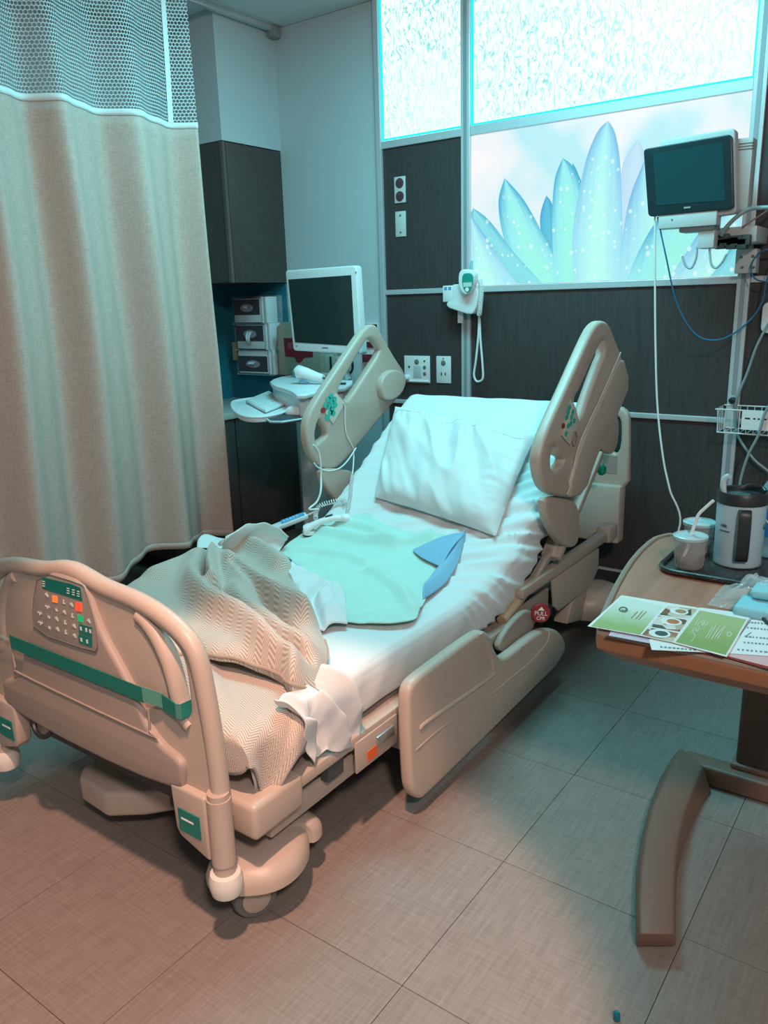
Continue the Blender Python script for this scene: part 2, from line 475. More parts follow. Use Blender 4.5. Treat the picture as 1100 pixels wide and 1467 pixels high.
# moulded rim tube running over the crown and down both posts
rim = [Vector((x, FB-0.002, z-0.018)) for x, z in right[1:]]
rimL = [Vector((2*BXF-p.x, p.y, p.z)) for p in reversed(rim)]
rim[-1].x -= 0.012; rim[-2].x -= 0.014; rim[-3].x -= 0.012; rim[-4].x -= 0.010; rim[-5].x -= .008
rimL = [Vector((2*BXF-p.x, p.y, p.z)) for p in reversed(rim)]
bp('rim_tube', MB().tube(crom(rimL + [Vector((BXF, FB-0.002, 0.82))] + rim, 6), 0.0215, 14), m_beige)
grip = [ony(a, b, FB-0.006) for a, b in zr([(640,318),(680,360),(725,430),(770,530),(800,630),(820,720),(850,790),(880,830)], 0, 780, 1/3.19)]
for sgn in (1, -1):
    g = [p if sgn > 0 else Vector((2*BXF-p.x, p.y, p.z)) for p in grip]
    bp('grip', MB().tube(crom(g, 6), 0.0185, 12), m_beige)
# thick central body
body = TY([(124,834),(150,905),(180,958),(203,1002),(212,1030),(232,1062),(262,1085),(268,1100),(264,1140)], FB-0.02)
body = [(BXF, 0.815)] + body
cb = body + mir(body)[0:-1]
cbody = panel('control_housing', [C2(cb, 2)], 0.010, 0.012, FY, -(FB-0.012), m_taupe, bed)
FF = FB-0.0345                      # front face of the housing
# a shallow raised apron moulded on the lower body
ap = TY([(28,905),(48,963),(210,1043),(213,1020),(206,1000)], FF)
x0 = 2*BXF - max(p[0] for p in ap)
rl = TY([(18,930),(22,955),(35,968),(208,1050),(214,1046),(212,1015)], FF)
bp('apron_bead', MB().tube(crom([Vector((a, FF, b)) for a, b in rl], 5), 0.0028, 8), m_taupe, cbody)
# control panel
m_pad = mat('control_membrane', (0.33, 0.285, 0.245), 0.5)
cpl = TY([(57,818),(118,836),(123,842),(140,902),(141,928),(137,934),(50,904),(47,870)], FF)
cpan = panel('control_panel', [C2(cpl, 1)], 0.0012, 0.0012, FY, -FF, m_pad, cbody)
loopv = [Vector((a, FF-0.0026, b)) for a, b in C2(cpl, 1)]
bp('panel_groove', MB().tube(loopv, 0.0012, 6, closed=True), m_seam, cpan)
PFY = FF-0.0024
def key(pts, m, d=0.0012, name='key'):
    q = [ony(a, b, PFY) for a, b in zr(pts, 30, 800, 140/1100)]
    return bp(name, MB().prism(q, (0, -d, 0)), m, cpan, smooth=0)
m_scr = mat('green_lcd', (0.01, 0.13, 0.10), 0.25, emit=(0.0, 0.22, 0.16), estr=0.10)
m_ico = mat('white_print', (0.85, 0.87, 0.85), 0.5)
m_lo = mat('orange_light', (0.9, 0.2, 0.04), 0.4, emit=(1.0, 0.16, 0.03), estr=0.75)
m_lr = mat('red_light', (0.9, 0.08, 0.04), 0.4, emit=(1.0, 0.05, 0.02), estr=0.9)
m_lg = mat('green_light', (0.02, 0.4, 0.15), 0.4, emit=(0.02, 0.55, 0.2), estr=0.35)
key([(240,210),(560,285),(670,330),(692,475),(580,440),(245,335)], m_scr, name='display')
PFY -= 0.0013
for px in (255, 530, 590, 645):
    dy = (px-255)*0.29
    for k in range(3):
        a = 250+dy+k*26
        key([(px-14,a),(px+14,a+6),(px+15,a+16),(px-13,a+10)], m_ico, 0.0004, 'icon')
PFY += 0.0013
key([(355,415),(410,425),(412,500),(358,490)], m_lo); key([(618,492),(685,506),(688,600),(622,588)], m_lr)
key([(640,632),(697,645),(700,722),(645,708)], m_lg)
key([(655,735),(800,775),(802,885),(655,842)], m_green); key([(652,855),(802,895),(806,998),(655,952)], m_green)
def icon(cx, cy, k):
    rnd = random.Random(k)
    key([(cx-24,cy-30),(cx+22,cy-20),(cx+24,cy+34),(cx-22,cy+24)], m_pad, 0.0007)
    global PFY
    PFY -= 0.0008
    sh = [[(-22,-12),(6,-26),(20,4),(26,30),(6,16),(-6,2)], [(-26,-16),(26,0),(26,16),(6,14),(4,32),(-6,28),(-4,8),(-26,0)],
          [(-6,-28),(10,-24),(4,6),(20,12),(18,28),(-10,18)], [(-4,-4),(18,4),(24,34),(2,28)]][k % 4]
    key([(cx+a, cy+b) for a, b in sh], m_ico, 0.0004, 'icon')
    PFY += 0.0008
k = 0
for cx, cy in ((285,410),(480,490),(565,520),(298,540),(390,565),(485,605),(578,645),(760,705),(212,610),(305,645),(398,680),(495,720),(595,760),
               (220,720),(312,765),(408,795),(503,830),(600,870)):
    icon(cx, cy, k*7 % 5); k += 1
for cx, cy in ((675,790),(735,805),(680,915),(745,935),(780,820)):
    PFY -= 0.0013; key([(cx-12,cy-24),(cx+8,cy-18),(cx+12,cy+24),(cx-8,cy+18)], m_ico, 0.0004, 'icon'); PFY += 0.0013
# lower post sleeves with bumpers
POSTX = rim[-1].x
for sgn in (1, -1):
    def sx(v): return v if sgn > 0 else 2*BXF - v
    a, b = sorted((sx(-1.318), sx(-1.216)))
    sl = bp('post_sleeve', MB().prism([Vector((sx(-1.318), FB-0.034, 0.386)), Vector((sx(-1.205), FB-0.034, 0.386)), Vector((sx(-1.205), FB-0.034, 0.225)), Vector((sx(-1.300), FB-0.034, 0.255)), Vector((sx(-1.312), FB-0.034, 0.275))], (0, 0.042, 0)), m_beige, bevel=0.008, bseg=3)
    bp('post_collar', MB().tube([(sx(POSTX), FB-0.012, 0.386), (sx(POSTX), FB-0.012, 0.225)], 0.027, 18), m_beige, sl)
    bp('post', MB().tube([(sx(POSTX), FB-0.012, 0.40), (sx(POSTX), FB-0.012, 0.165)], 0.0245, 16), m_beige, sl)
    a, b = sorted((sx(-1.295), sx(-1.225)))
    lb = bp('label_plate', MB().box((a, FB-0.0362, 0.275), (b, FB-0.0338, 0.332)), m_green, sl, smooth=0)
    a, b = sorted((sx(-1.285), sx(-1.245)))
    bp('label_text_line', MB().box((a, FB-0.0370, 0.307), (b, FB-0.0361, 0.3115)), m_ico, lb, smooth=0)
    bp('bumper', MB().lathe([(0.020,-0.028),(0.034,-0.024),(0.038,-0.008),(0.038,0.012),(0.034,0.026),(0.022,0.030)], (sx(POSTX), FB-0.012, 0.172), 20),
       mat('milky_bumper', (0.74, 0.69, 0.63), 0.45), sl)
# cable and socket strip under the housing on the far side
bp('socket_strip', MB().box((-1.90, FB+0.0, 0.375), (-1.72, FB+0.03, 0.40)), m_steel, bevel=0.003)
cb_pts = [(-1.865, FB-0.01, 0.395), (-1.868, FB-0.03, 0.355), (-1.84, FB-0.035, 0.335), (-1.805, FB-0.03, 0.345), (-1.79, FB-0.01, 0.38)]
bp('cable_loop', MB().tube(crom(cb_pts, 6), 0.007, 8), m_black)
bp('plug', MB().box((-1.885, FB-0.025, 0.375), (-1.855, FB, 0.405)), m_black, bevel=0.003)

# --- deck frame
for s in (1, -1):
    xo = BX + s*0.47
    bp('deck_rail', MB().box((xo-0.018, 1.06, 0.308), (xo+0.018, 2.36, 0.338)), m_beige2, bevel=0.004)
    bp('side_beam', MB().box((xo-0.05, 1.12, 0.205), (xo-0.015, 2.5, 0.262)), m_beige2, bevel=0.004)
    ca, cc = sorted((BX+s*0.495, BX+s*0.30))
    bp('deck_corner', MB().box((ca, 1.035, 0.262), (cc, 1.20, 0.352)), m_beige, bevel=0.014, bseg=3)
    pl = bp('latch_plate', MB().box((xo+s*0.019-0.003, 1.40, 0.235), (xo+s*0.019+0.003, 1.585, 0.322)), m_beige2, bevel=0.002)
    bp('latch', MB().box((xo+s*0.024-0.004, 1.485, 0.272), (xo+s*0.024+0.004, 1.565, 0.300)), m_steel, pl, bevel=0.003)
    bp('sticker', MB().box((xo+s*0.0235-0.001, 1.445, 0.248), (xo+s*0.0235+0.001, 1.487, 0.277)), m_orange, pl, smooth=0)
    bp('gusset', MB().box((xo-0.012, 1.30, 0.262), (xo+0.012, 1.36, 0.309)), m_dark)
    bp('rail_hinge', MB().box((xo-0.02, 1.60, 0.20), (xo+0.02, 1.66, 0.335)), m_steel, bevel=0.004)
bp('deck_plate', MB().box((BX-0.45, 1.05, 0.312), (BX+0.45, 2.36, 0.332)), m_taupe, smooth=0)
bp('foot_cross_bar', MB().box((BX-0.40, 1.045, 0.262), (BX+0.40, 1.10, 0.31)), m_dark, smooth=0)

# --- base, casters
for s in (1, -1):
    bp('base_beam', MB().box((BX+s*0.22-0.04, 1.16, 0.115), (BX+s*0.22+0.04, 3.2, 0.185)), m_beige2, bevel=0.006)
bp('base_cross_beam', MB().box((-1.93, 1.16, 0.10), (-1.25, 1.30, 0.165)), m_dark, bevel=0.008)
bp('base_cross_beam', MB().box((BX-0.36, 3.05, 0.10), (BX+0.36, 3.2, 0.17)), m_dark, bevel=0.008)
bp('actuator', MB().tube([(BX-0.05, 1.35, 0.17), (BX-0.05, 2.2, 0.27)], 0.035, 14), m_dark)
bp('motor_box', MB().box((BX-0.2, 1.25, 0.12), (BX+0.12, 1.5, 0.25)), m_dark, bevel=0.01)
for s in (1, -1):
    bp('lift_arm', MB().bar((BX+s*0.3, 1.35, 0.16), (BX+s*0.3, 2.0, 0.29), 0.03, 0.06), m_dark)
    bp('lift_arm', MB().bar((BX+s*0.3, 2.95, 0.16), (BX+s*0.3, 2.35, 0.29), 0.03, 0.06), m_dark)
def dome(name, outline, z0, z1, m, parent, steps=((1.0, 0.0), (1.0, 0.35), (0.97, 0.55), (0.90, 0.75), (0.76, 0.90), (0.5, 0.98), (0.22, 1.0))):
    pts = C2(outline, 2); n = len(pts); cx = sum(p[0] for p in pts)/n; cy = sum(p[1] for p in pts)/n
    mb = MB()
    for k, t in steps: mb.v += [Vector((cx+(x-cx)*k, cy+(y-cy)*k, z0+(z1-z0)*t)) for x, y in pts]
    for j in range(len(steps)-1): mb.f += [(j*n+i, j*n+(i+1) % n, j*n+n+(i+1) % n, j*n+n+i) for i in range(n)]
    mb.f += [tuple(range(n)), tuple(range((len(steps)-1)*n, len(steps)*n))]
    return mb.build(name, m, parent, smooth=50)
hood = TZ([(298,1250),(294,1266),(316,1278),(350,1281),(394,1275),(426,1255),(442,1230),(444,1212),(441,1203),(452,1204),(464,1190),(456,1180),(430,1168),(398,1155),(365,1168),(340,1190),(312,1218)], 0.12)
dome('caster_cover', hood, 0.112, 0.175, m_beige, bed)
hood2 = TZ([(113,1118),(118,1102),(150,1088),(205,1092),(262,1112),(256,1132),(205,1140),(150,1142)], 0.15)
MB().prism([Vector((a, b, 0.085)) for a, b in hood2], (0, 0, 0.075)).build('caster_cover', m_beige, bed, bevel=0.014, bseg=3)
def caster(x, y, rz):
    M = Matrix.Rotation(rz, 3, 'Z') @ Matrix.Rotation(math.pi/2, 3, 'X')
    w = bp('caster_wheel', MB().lathe([(0.03,-0.016),(0.050,-0.015),(0.054,-0.008),(0.054,0.008),(0.050,0.015),(0.03,0.016)], (x, y, 0.054), 26, M), m_rubber)
    for s in (1, -1):
        bp('hub_cap', MB().lathe([(0.034,0.0),(0.034,s*0.006),(0.012,s*0.01)], Vector((x, y, 0.054)) + (M @ Vector((0, 0, s*0.0155))), 18, M), m_beige2, w)
    q = Matrix.Rotation(rz, 3, 'Z')
    bp('caster_fork', MB().bar(Vector((x, y, 0.058)) + q @ Vector((0, 0.023, 0)), Vector((x, y, 0.12)) + q @ Vector((0.015, 0.023, 0)), 0.03, 0.006, (0, 1, 0)), m_beige2, w)
caster(-1.208, 1.089, math.radians(62)); caster(-1.862, 1.20, math.radians(55))
caster(-1.30, 3.13, 0.3); caster(-1.94, 3.13, 0.3)

# --- lowered foot side rail (right) and its twin on the far side
m_rib = m_beige
low = zr([(33,1180),(34,1120),(50,1085),(110,1040),(235,948),(262,940),(280,962),(290,1003),(312,1024),(345,1000),(400,955),(440,935),(475,938),(496,968),(497,1000),(470,1045),(440,1075),(85,1425),(68,1432),(44,1415),(38,1330)], 560, 440, 1/2.037)
XRL = -1.088
lowp = C2(TX(low, XRL), 2)
low_me = panel_mesh('foot_rail', [lowp], 0.006, 0.014, FX, 0.0)
for s in (1, -1):
    xw = XRL if s > 0 else 2*BX - XRL
    r = obj('foot_rail', low_me.copy(), m_beige, bed); r.data.transform(Matrix.Translation((xw, 0, 0)))
    face = XRL+0.019
    def onface(pts, d=0.0):
        out = []
        for p in (onx(a, b, face+d) for a, b in pts):
            out.append(p if s > 0 else Vector((2*BX-p.x, p.y, p.z)))
        return out
    bp('moulded_rib', MB().tube(crom(onface(zr([(72,1293),(150,1225),(290,1130),(345,1085),(400,1040),(450,985),(462,950)], 560, 440, 1/2.037)), 6), 0.0035, 8), m_rib, r)
    bp('moulded_rib', MB().tube(crom(onface(zr([(85,1228),(110,1205),(285,1082),(297,1050),(285,1000),(262,950)], 560, 440, 1/2.037)), 6), 0.007, 8), m_rib, r)
    for k in range(3):
        bp('moulded_mark', MB().tube(onface(zr([(379,995+k*12),(386,990+k*12)], 560, 440, 1/2.037)), 0.0015, 6), m_seam, r)
    # rail arm behind it
    arm = C2(TX(zr([(300,1000),(330,940),(370,895),(395,880),(412,890),(414,920),(400,955),(340,1010)], 560, 440, 1/2.037), -1.118), 2)
    bp_ = panel('rail_arm', [arm], 0.004, 0.008, FX, 0.0, m_taupe, bed); bp_.data.transform(Matrix.Translation((xw-s*0.032, 0, 0)))
# --- round red emergency release
pc = onx(774, 878, -1.085)
hn = Vector((0.62, -0.76, 0.20)).normalized(); hu = Vector((-hn.y, hn.x, 0)).normalized(); hv = hn.cross(hu)
HM = Matrix((hu, hv, hn)).transposed()
pull = bp('release_handle', MB().lathe([(0.028,-0.01),(0.034,-0.006),(0.034,0.006),(0.031,0.010)], pc, 26, HM), m_red)
bp('handle_stem', MB().tube([pc - hn*0.008, pc - hn*0.05], 0.010, 10), m_red, pull)
TM = Matrix.Translation(pc + hn*0.0102) @ HM.to_4x4() @ Matrix.Rotation(math.radians(-6), 4, 'Z')
text_mesh('lettering', 'PULL', 0.021, TM @ Matrix.Translation((0, -0.001, 0)), m_ico, pull)
text_mesh('lettering', 'CPR', 0.017, TM @ Matrix.Translation((0, -0.018, 0)), m_ico, pull)
q = [TM @ Vector(p) for p in ((-0.012, 0.010, 0), (0.012, 0.010, 0), (0, 0.023, 0))]
bp('arrow', MB().prism(q, hn*0.0004), m_ico, pull, smooth=0)

# --- raised head side rails
XH = -1.10
hr = zr([(440,540),(422,500),(416,450),(424,400),(445,345),(500,225),(560,90),(582,50),(603,37),(622,48),(640,92),(655,130),(668,175),(679,222),(672,250),(650,295),(610,375),(575,445),(558,505),(545,545),(515,556),(485,552)], 560, 440, 1/2.037)
h1 = zr([(607,92),(613,128),(595,170),(565,250),(538,332),(524,318),(517,272),(535,240),(575,150),(597,105)], 560, 440, 1/2.037)
h2 = zr([(458,400),(468,412),(470,430),(492,440),(486,456),(462,474),(452,470),(450,440)], 560, 440, 1/2.037)
hr_me = panel_mesh('head_rail', [C2(TX(hr, XH), 2), C2(TX(h1, XH), 1), C2(TX(h2, XH), 1)], 0.008, 0.013, FX, 0.0)
kp = zr([(508,268),(522,300),(530,340),(503,402),(478,372),(484,345)], 560, 440, 1/2.037)
for s in (1, -1):
    xw = XH if s > 0 else 2*BX - XH
    if s > 0: r = obj('head_rail', hr_me, m_beige, bed); r.data.transform(Matrix.Translation((xw, 0, 0)))
    else:
        z4 = lambda pts: zr(pts, 300, 380, 0.2726)
        oL = z4([(585,1072),(530,1030),(497,950),(487,870),(500,790),(550,700),(640,565),(720,445),(790,340),(832,307),(865,318),(900,385),(960,490),(1012,565),(1022,620),(990,680),(900,780),(800,900),(710,1010),(650,1068)])
        a1 = z4([(812,386),(840,388),(872,425),(884,452),(800,580),(718,705),(690,714),(652,668),(680,610),(760,470)])
        a2 = z4([(560,800),(575,825),(602,872),(600,895),(560,925),(545,938),(536,900),(542,850)])
        r = panel('head_rail', [C2(TX(oL, xw), 2), C2(TX(a1, xw), 1), C2(TX(a2, xw), 1)], 0.008, 0.013, FX, xw, m_beige, bed)
    fx = 0.0212                                    # the +X face is the one in view on both sides
    def P3(pts, d=0.0): return [Vector((xw+fx+d, p[0], p[1])) for p in TX(pts, XH)]
    # thicker outer body beyond the crease
    bodyl = zr([(652,130),(679,222),(650,295),(610,375),(575,445),(545,545),(490,553),(535,385),(600,250)], 560, 440, 1/2.037)
    if s > 0:
        panel('rail_body', [C2(TX(bodyl, XH), 1)], 0.010, 0.012, FX, xw+0.010, m_beige, r)
        bp('crease', MB().tube(crom(P3(zr([(650,132),(600,245),(540,370),(520,430),(505,510),(492,545)], 560, 440, 1/2.037), 0.006), 6), 0.003, 8), m_beige, r)
    kpl = TX(kp, XH) if s > 0 else TX(zr([(640,662),(692,722),(628,836),(586,775),(600,745),(622,690)], 300, 380, 0.2726), xw)
    pad = panel('keypad', [kpl], 0.001, 0.0012, FX, xw+fx, mat('keypad_cream', (0.62, 0.56, 0.47), 0.5), r)
    bp('keypad_border', MB().tube([Vector((xw+fx+0.002, a, b)) for a, b in kpl], 0.0011, 6, closed=True), m_seam, pad)
    m_key = mat('teal_key', (0.03, 0.42, 0.34), 0.5)
    if s > 0: keys = zr([(502,292),(512,305),(498,305),(508,320),(494,320),(506,338),(516,330),(498,345),(492,368)], 560, 440, 1/2.037); rk = zr([(484,345)], 560, 440, 1/2.037); kr = (0.0125, 0.010)
    else: keys = zr([(638,690),(655,705),(622,705),(640,722),(658,735),(608,735),(626,745),(642,755),(632,775),(648,778),(618,800)], 300, 380, 0.2726); rk = zr([(595,762)], 300, 380, 0.2726); kr = (0.0155, 0.0125)
    for i, c in enumerate(keys + rk):
        p = onx(c[0], c[1], xw+fx if s < 0 else XH)
        el = [(p.y+kr[0]*math.cos(t*math.pi/5), p.z+kr[1]*math.sin(t*math.pi/5)) for t in range(10)]
        bp('key', MB().prism([Vector((xw+fx+0.0018, a, b)) for a, b in el], (0.0015, 0, 0)), m_red if i == len(keys) else m_key, pad, smooth=0)
    if s > 0:
        dc = onx(*zr([(517,383)], 560, 440, 1/2.037)[0], XH)
        bp('dial_ring', MB().tube([Vector((xw+fx+0.002, dc.y+0.02*math.cos(t*math.pi/10), dc.z+0.026*math.sin(t*math.pi/10))) for t in range(20)], 0.002, 6, closed=True), m_seam, r)
        pill = [Vector((xw+fx+0.018, a, b)) for a, b in TX(zr([(570,497),(580,510)], 560, 440, 1/2.037), XH)]
    # pivot tongue under the rail and boot behind it
    tong = zr([(444,545),(445,600),(465,650),(490,690),(520,704),(540,690),(545,640),(540,560)], 560, 440, 1/2.037)
    tg = panel('rail_tongue', [C2(TX(tong, XH-0.012), 2)], 0.008, 0.010, FX, 0.0, m_beige, bed); tg.data.transform(Matrix.Translation((xw-s*0.02, 0, 0)))
    boot = TX(zr([(600,410),(615,300),(640,290),(655,330),(653,390),(640,428),(622,428)], 560, 440, 1/2.037), -1.15) if s > 0 else TX([(546,575),(541,552),(548,535),(562,528),(577,536),(577,556),(565,572)], -2.11)
    bt = panel('rail_boot', [C2(boot, 2)], 0.008, 0.010, FX, -1.15 if s > 0 else -2.11, m_beige, bed)
    strut = MB().bar((xw-s*0.05, 2.62, 0.47), (xw-s*0.05, 3.02, 0.80), 0.03, 0.075, (1, 0, 0))
    bp('back_strut', strut, m_beige2, bevel=0.006)
    bp('back_strut', MB().bar((xw-s*0.06, 2.46, 0.40), (xw-s*0.06, 2.78, 0.56), 0.025, 0.03, (1, 0, 0)), m_taupe, bevel=0.004)

# --- headboard with grip holes
HB = 3.40
ho = zr([(640,290),(672,288),(695,306),(699,340),(697,560),(560,560),(560,480)], 560, 440, 1/2.037)
hp = TY(ho, HB)
hx = hp[2][0]
outl = [(BX, 0.90)] + hp[0:5] + [(hp[4][0]-0.20, 0.595), (BX, 0.595)]
half = outl
hb_loop = half[:-1] + [(2*BX-x, z) for x, z in reversed(half[1:-1])]
hh = C2(TY(zr([(648,315),(668,318),(676,340),(674,405),(662,428),(645,420)], 560, 440, 1/2.037), HB), 1)
hb = panel('headboard', [C2(hb_loop, 1), hh, [(2*BX-x, z) for x, z in hh]], 0.008, 0.012, FY, -HB, m_beige, bed)
for s in (1, -1):
    def sx(v): return v if s > 0 else 2*BX-v
    a, b = sorted((sx(hx-0.005), sx(hx-0.20)))
    bk = bp('headboard_post', MB().box((a, HB-0.05, 0.325), (b, HB+0.03, 0.59)), m_beige, bevel=0.012)
    a, b = sorted((sx(hx-0.035), sx(hx-0.10)))
    w = bp('recess', MB().box((a, HB-0.0215, 0.64), (b, HB-0.0195, 0.72)), m_taupe, hb, smooth=0)
    p = ony(672*0+860, 672, HB-0.2)
kb = ony(858, 673, 3.16)
knob = bp('green_knob', MB().lathe([(0.016,0.0),(0.022,0.004),(0.022,0.02),(0.016,0.026)], kb, 16, Matrix.Rotation(math.pi/2, 3, 'Y')), mat('knob_green', (0.0, 0.32, 0.22), 0.4))
bp('knob_stem', MB().tube([kb - Vector((0.09, 0, 0)), kb], 0.014, 12), m_beige2, knob)

# --- head end of the frame
for s in (1, -1):
    xo = BX + s*0.47
    bp('head_beam', MB().box((xo-0.02, 2.36, 0.395), (xo+0.02, 3.20, 0.432)), m_beige2, bevel=0.004)
    bp('beam_cap', MB().box((xo-0.03, 3.16, 0.385), (xo+0.03, 3.26, 0.452)), m_beige2, bevel=0.008)
    pts = [(2.60,0.392),(3.06,0.392),(3.06,0.30),(2.98,0.25),(2.66,0.25),(2.62,0.28)]
    bp('beam_plate', MB().prism([Vector((xo+s*0.012, a, b)) for a, b in pts], (s*0.012, 0, 0)), m_beige2, bevel=0.003)
    bp('lower_plate', MB().prism([Vector((xo-s*0.005, a, b)) for a, b in ((2.30,0.36),(2.60,0.36),(2.60,0.27),(2.30,0.24))], (s*0.012, 0, 0)), m_taupe, bevel=0.003)
    bp('head_leg', MB().prism([Vector((xo-s*0.06, a, b)) for a, b in ((2.80,0.14),(2.96,0.10),(3.06,0.33),(2.92,0.33))], (s*0.06, 0, 0)), m_beige2, bevel=0.006)
    cv = [(xo-s*0.10, 2.95), (xo+s*0.06, 2.98), (xo+s*0.10, 3.10), (xo+s*0.08, 3.24), (xo-s*0.10, 3.28)]
    if s < 0: cv = cv[::-1]
    dome('caster_cover', cv, 0.095, 0.205, m_beige, bed)
    bp('deck_pivot', MB().tube([(xo-0.01, 2.26, 0.345), (xo-0.01, 2.44, 0.40)], 0.02, 12), mat('tan_roller', (0.50, 0.36, 0.22), 0.4))
# back section support under the raised mattress
bp('back_panel', MB().bar((BX, 2.30, 0.335), (BX, 3.12, 0.845), 0.80, 0.02, (0, -0.53, 0.85)), m_taupe)

# ------------------------------------------------------------------ green strap tied round the footboard
strap = thing('strap', 'flat dark green webbing strap tied across the beige footboard', 'strap', (BXF, FB-0.04, 0.55))
m_strap = mat('green_webbing', (0.010, 0.19, 0.15), 0.6, bump=0.3, bscale=900)
m_strap2 = mat('pale_green_webbing', (0.10, 0.30, 0.24), 0.6, bump=0.3, bscale=900)
def ribbon(pts, hgt, name, m):
    """pts: centre line points; vertical band"""
    v = [Vector(p) for p in pts]; mb = MB()
    for i, p in enumerate(v):
        n = Vector((0, -0.0022, 0))
        for dz, dy in ((-hgt/2, 0), (hgt/2, 0), (hgt/2, 1), (-hgt/2, 1)): mb.v.append(p + Vector((0, 0, dz)) + n*dy)
    for i in range(len(v)-1):
        for k in range(4):
            mb.f.append((i*4+k, i*4+(k+1) % 4, i*4+4+(k+1) % 4, i*4+4+k))
    mb.f.append((3,2,1,0)); e = (len(v)-1)*4; mb.f.append((e, e+1, e+2, e+3))
    return mb.build(name, m, strap, smooth=30)
ys = FF - 0.004
a0, a1 = ony(0, 914, ys), ony(205, 994, ys)
xl = 2*BXF - a1.x
zs = 0.5*(a0.z+a1.z)
ribbon([(xl, ys, zs), (a1.x, ys, zs)], 0.037, 'band', m_strap)
b1 = ony(205, 994, ys); b2 = ony(231, 998, FB-0.03); b3 = ony(252, 1008, FB-0.03); b4 = ony(272, 1000, FB-0.02)
ribbon([b1, (b2.x, FB-0.0235, zs-0.006)], 0.036, 'band_fold', m_strap2)
ribbon([(b2.x, FB-0.027, zs-0.006), (b3.x, FB-0.031, zs-0.012)], 0.036, 'loop', m_strap)
ribbon([(b3.x, FB-0.031, zs-0.012), (b3.x+0.016, FB-0.030, zs-0.010)], 0.036, 'loop_edge', m_strap2)
ribbon([(b3.x+0.016, FB-0.029, zs-0.010), (b4.x, FB+0.02, zs-0.002)], 0.036, 'loop', m_strap)
for k in range(5):
    x = a0.x - 0.02 + k*0.014
    MB().box((x, ys-0.0028, zs+0.002), (x+0.011, ys-0.0022, zs+0.009)).build('print', mat('pale_print', (0.45, 0.58, 0.55), 0.6), strap, smooth=0)

# ------------------------------------------------------------------ mattress with fitted sheet
MP = crom([(1.05,0.472,0),(1.10,0.486,0),(1.5,0.489,0),(1.9,0.487,0),(2.12,0.489,0),(2.28,0.512,0),(2.42,0.578,0),(2.6,0.692,0),(2.8,0.832,0),(2.96,0.940,0),(3.04,0.985,0),(3.09,0.998,0)], 8)
def mt(y):
    if y <= MP[0].x: return MP[0].y
    for a, b in zip(MP, MP[1:]):
        if y <= b.x: return a.y + (b.y-a.y)*(y-a.x)/(b.x-a.x)
    return MP[-1].y
def onm(px, py, h=0.0):
    """photo pixel -> point on the mattress top, raised by h"""
    r = _ray(px, py); t = 0.6; best = None
    lo, hi = 0.2/r.length, 6.0/r.length
    lo, hi = 0.9/abs(r.y), 3.2/abs(r.y)
    for i in range(60):
        mid = 0.5*(lo+hi); p = r*mid
        if HCAM + p.z > mt(p.y) + h: lo = mid
        else: hi = mid
    p = r*lo
    return Vector((p.x, p.y, HCAM + p.z))
m_sheet = mat('white_cotton', (0.70, 0.70, 0.695), 0.85, bump=0.10, bscale=700, sheen=0.2)
def cloth_wr(name, color, **kw): return mat(name, color, 0.88, bump=0.12, bscale=600, sheen=0.2, **kw)
mattress = thing('mattress', 'bed mattress under a wrinkled white fitted sheet on the hospital bed', 'mattress', (BX, 2.1, 0.34))
SEC = [(-0.40,0.150),(-0.432,0.146),(-0.447,0.130),(-0.452,0.105),(-0.453,0.075),(-0.450,0.045),(-0.442,0.020),(-0.428,0.006),(-0.410,0.001)]
ntop = 64
xs_ = [(-0.40+0.80*i/ntop, 0.0) for i in range(ntop+1)]
sec = []
for a, b in zip(SEC, SEC[1:]):
    for k in range(3): sec.append((a[0]+(b[0]-a[0])*k/3, a[1]+(b[1]-a[1])*k/3))
sec.append(SEC[-1])
sec = sec + xs_ + [(-a, b) for a, b in reversed(sec)]
def wrinkle(x, y, d):
    """x across (-.45...45), y along, d depth below the top; soft creases of a loose fitted sheet"""
    w = 0.0
    side = sstep(0.05, 0.45, x)
    f = sstep(1.95, 2.25, y)*(1-sstep(2.75, 3.0, y))
    # creases fanning from the right edge near the fold
    yy = y + 0.45*(0.45-x)*0.9 - d*0.8
    n1 = noise.noise(Vector((x*2.0+d*1.2, yy*17.0, 1.3))); n2 = noise.noise(Vector((x*3.0-d*2, yy*31.0, 7.1)))
    w += f*(0.30+0.70*side)*(0.0135*(1-abs(n1)*2.6) + 0.007*n2)*1.5
    n3 = noise.noise(Vector((x*7, y*2.2+x*1.5, 3.0)))
    w += 0.004*n3*(0.4+0.6*(1-f))
    g = (1-f)*sstep(0.25, 0.45, x)
    w += g*0.006*noise.noise(Vector((y*9.0+d*9, d*3.0, 5.0)))
    w += 0.003*noise.noise(Vector((x*14, y*9, 9.0)))
    return w
mb = MB(); mb.uv = {}
path = [MP[0]]; 
N = 190
ys_ = [1.05 + (3.09-1.05)*i/N for i in range(N+1)]
rows = []
for i, y in enumerate(ys_):
    dz = (mt(y+0.004)-mt(y-0.004))/0.008
    tl = math.hypot(1, dz); nrm = Vector((0, -dz/tl, 1/tl))
    rows.append((y, mt(y), nrm))
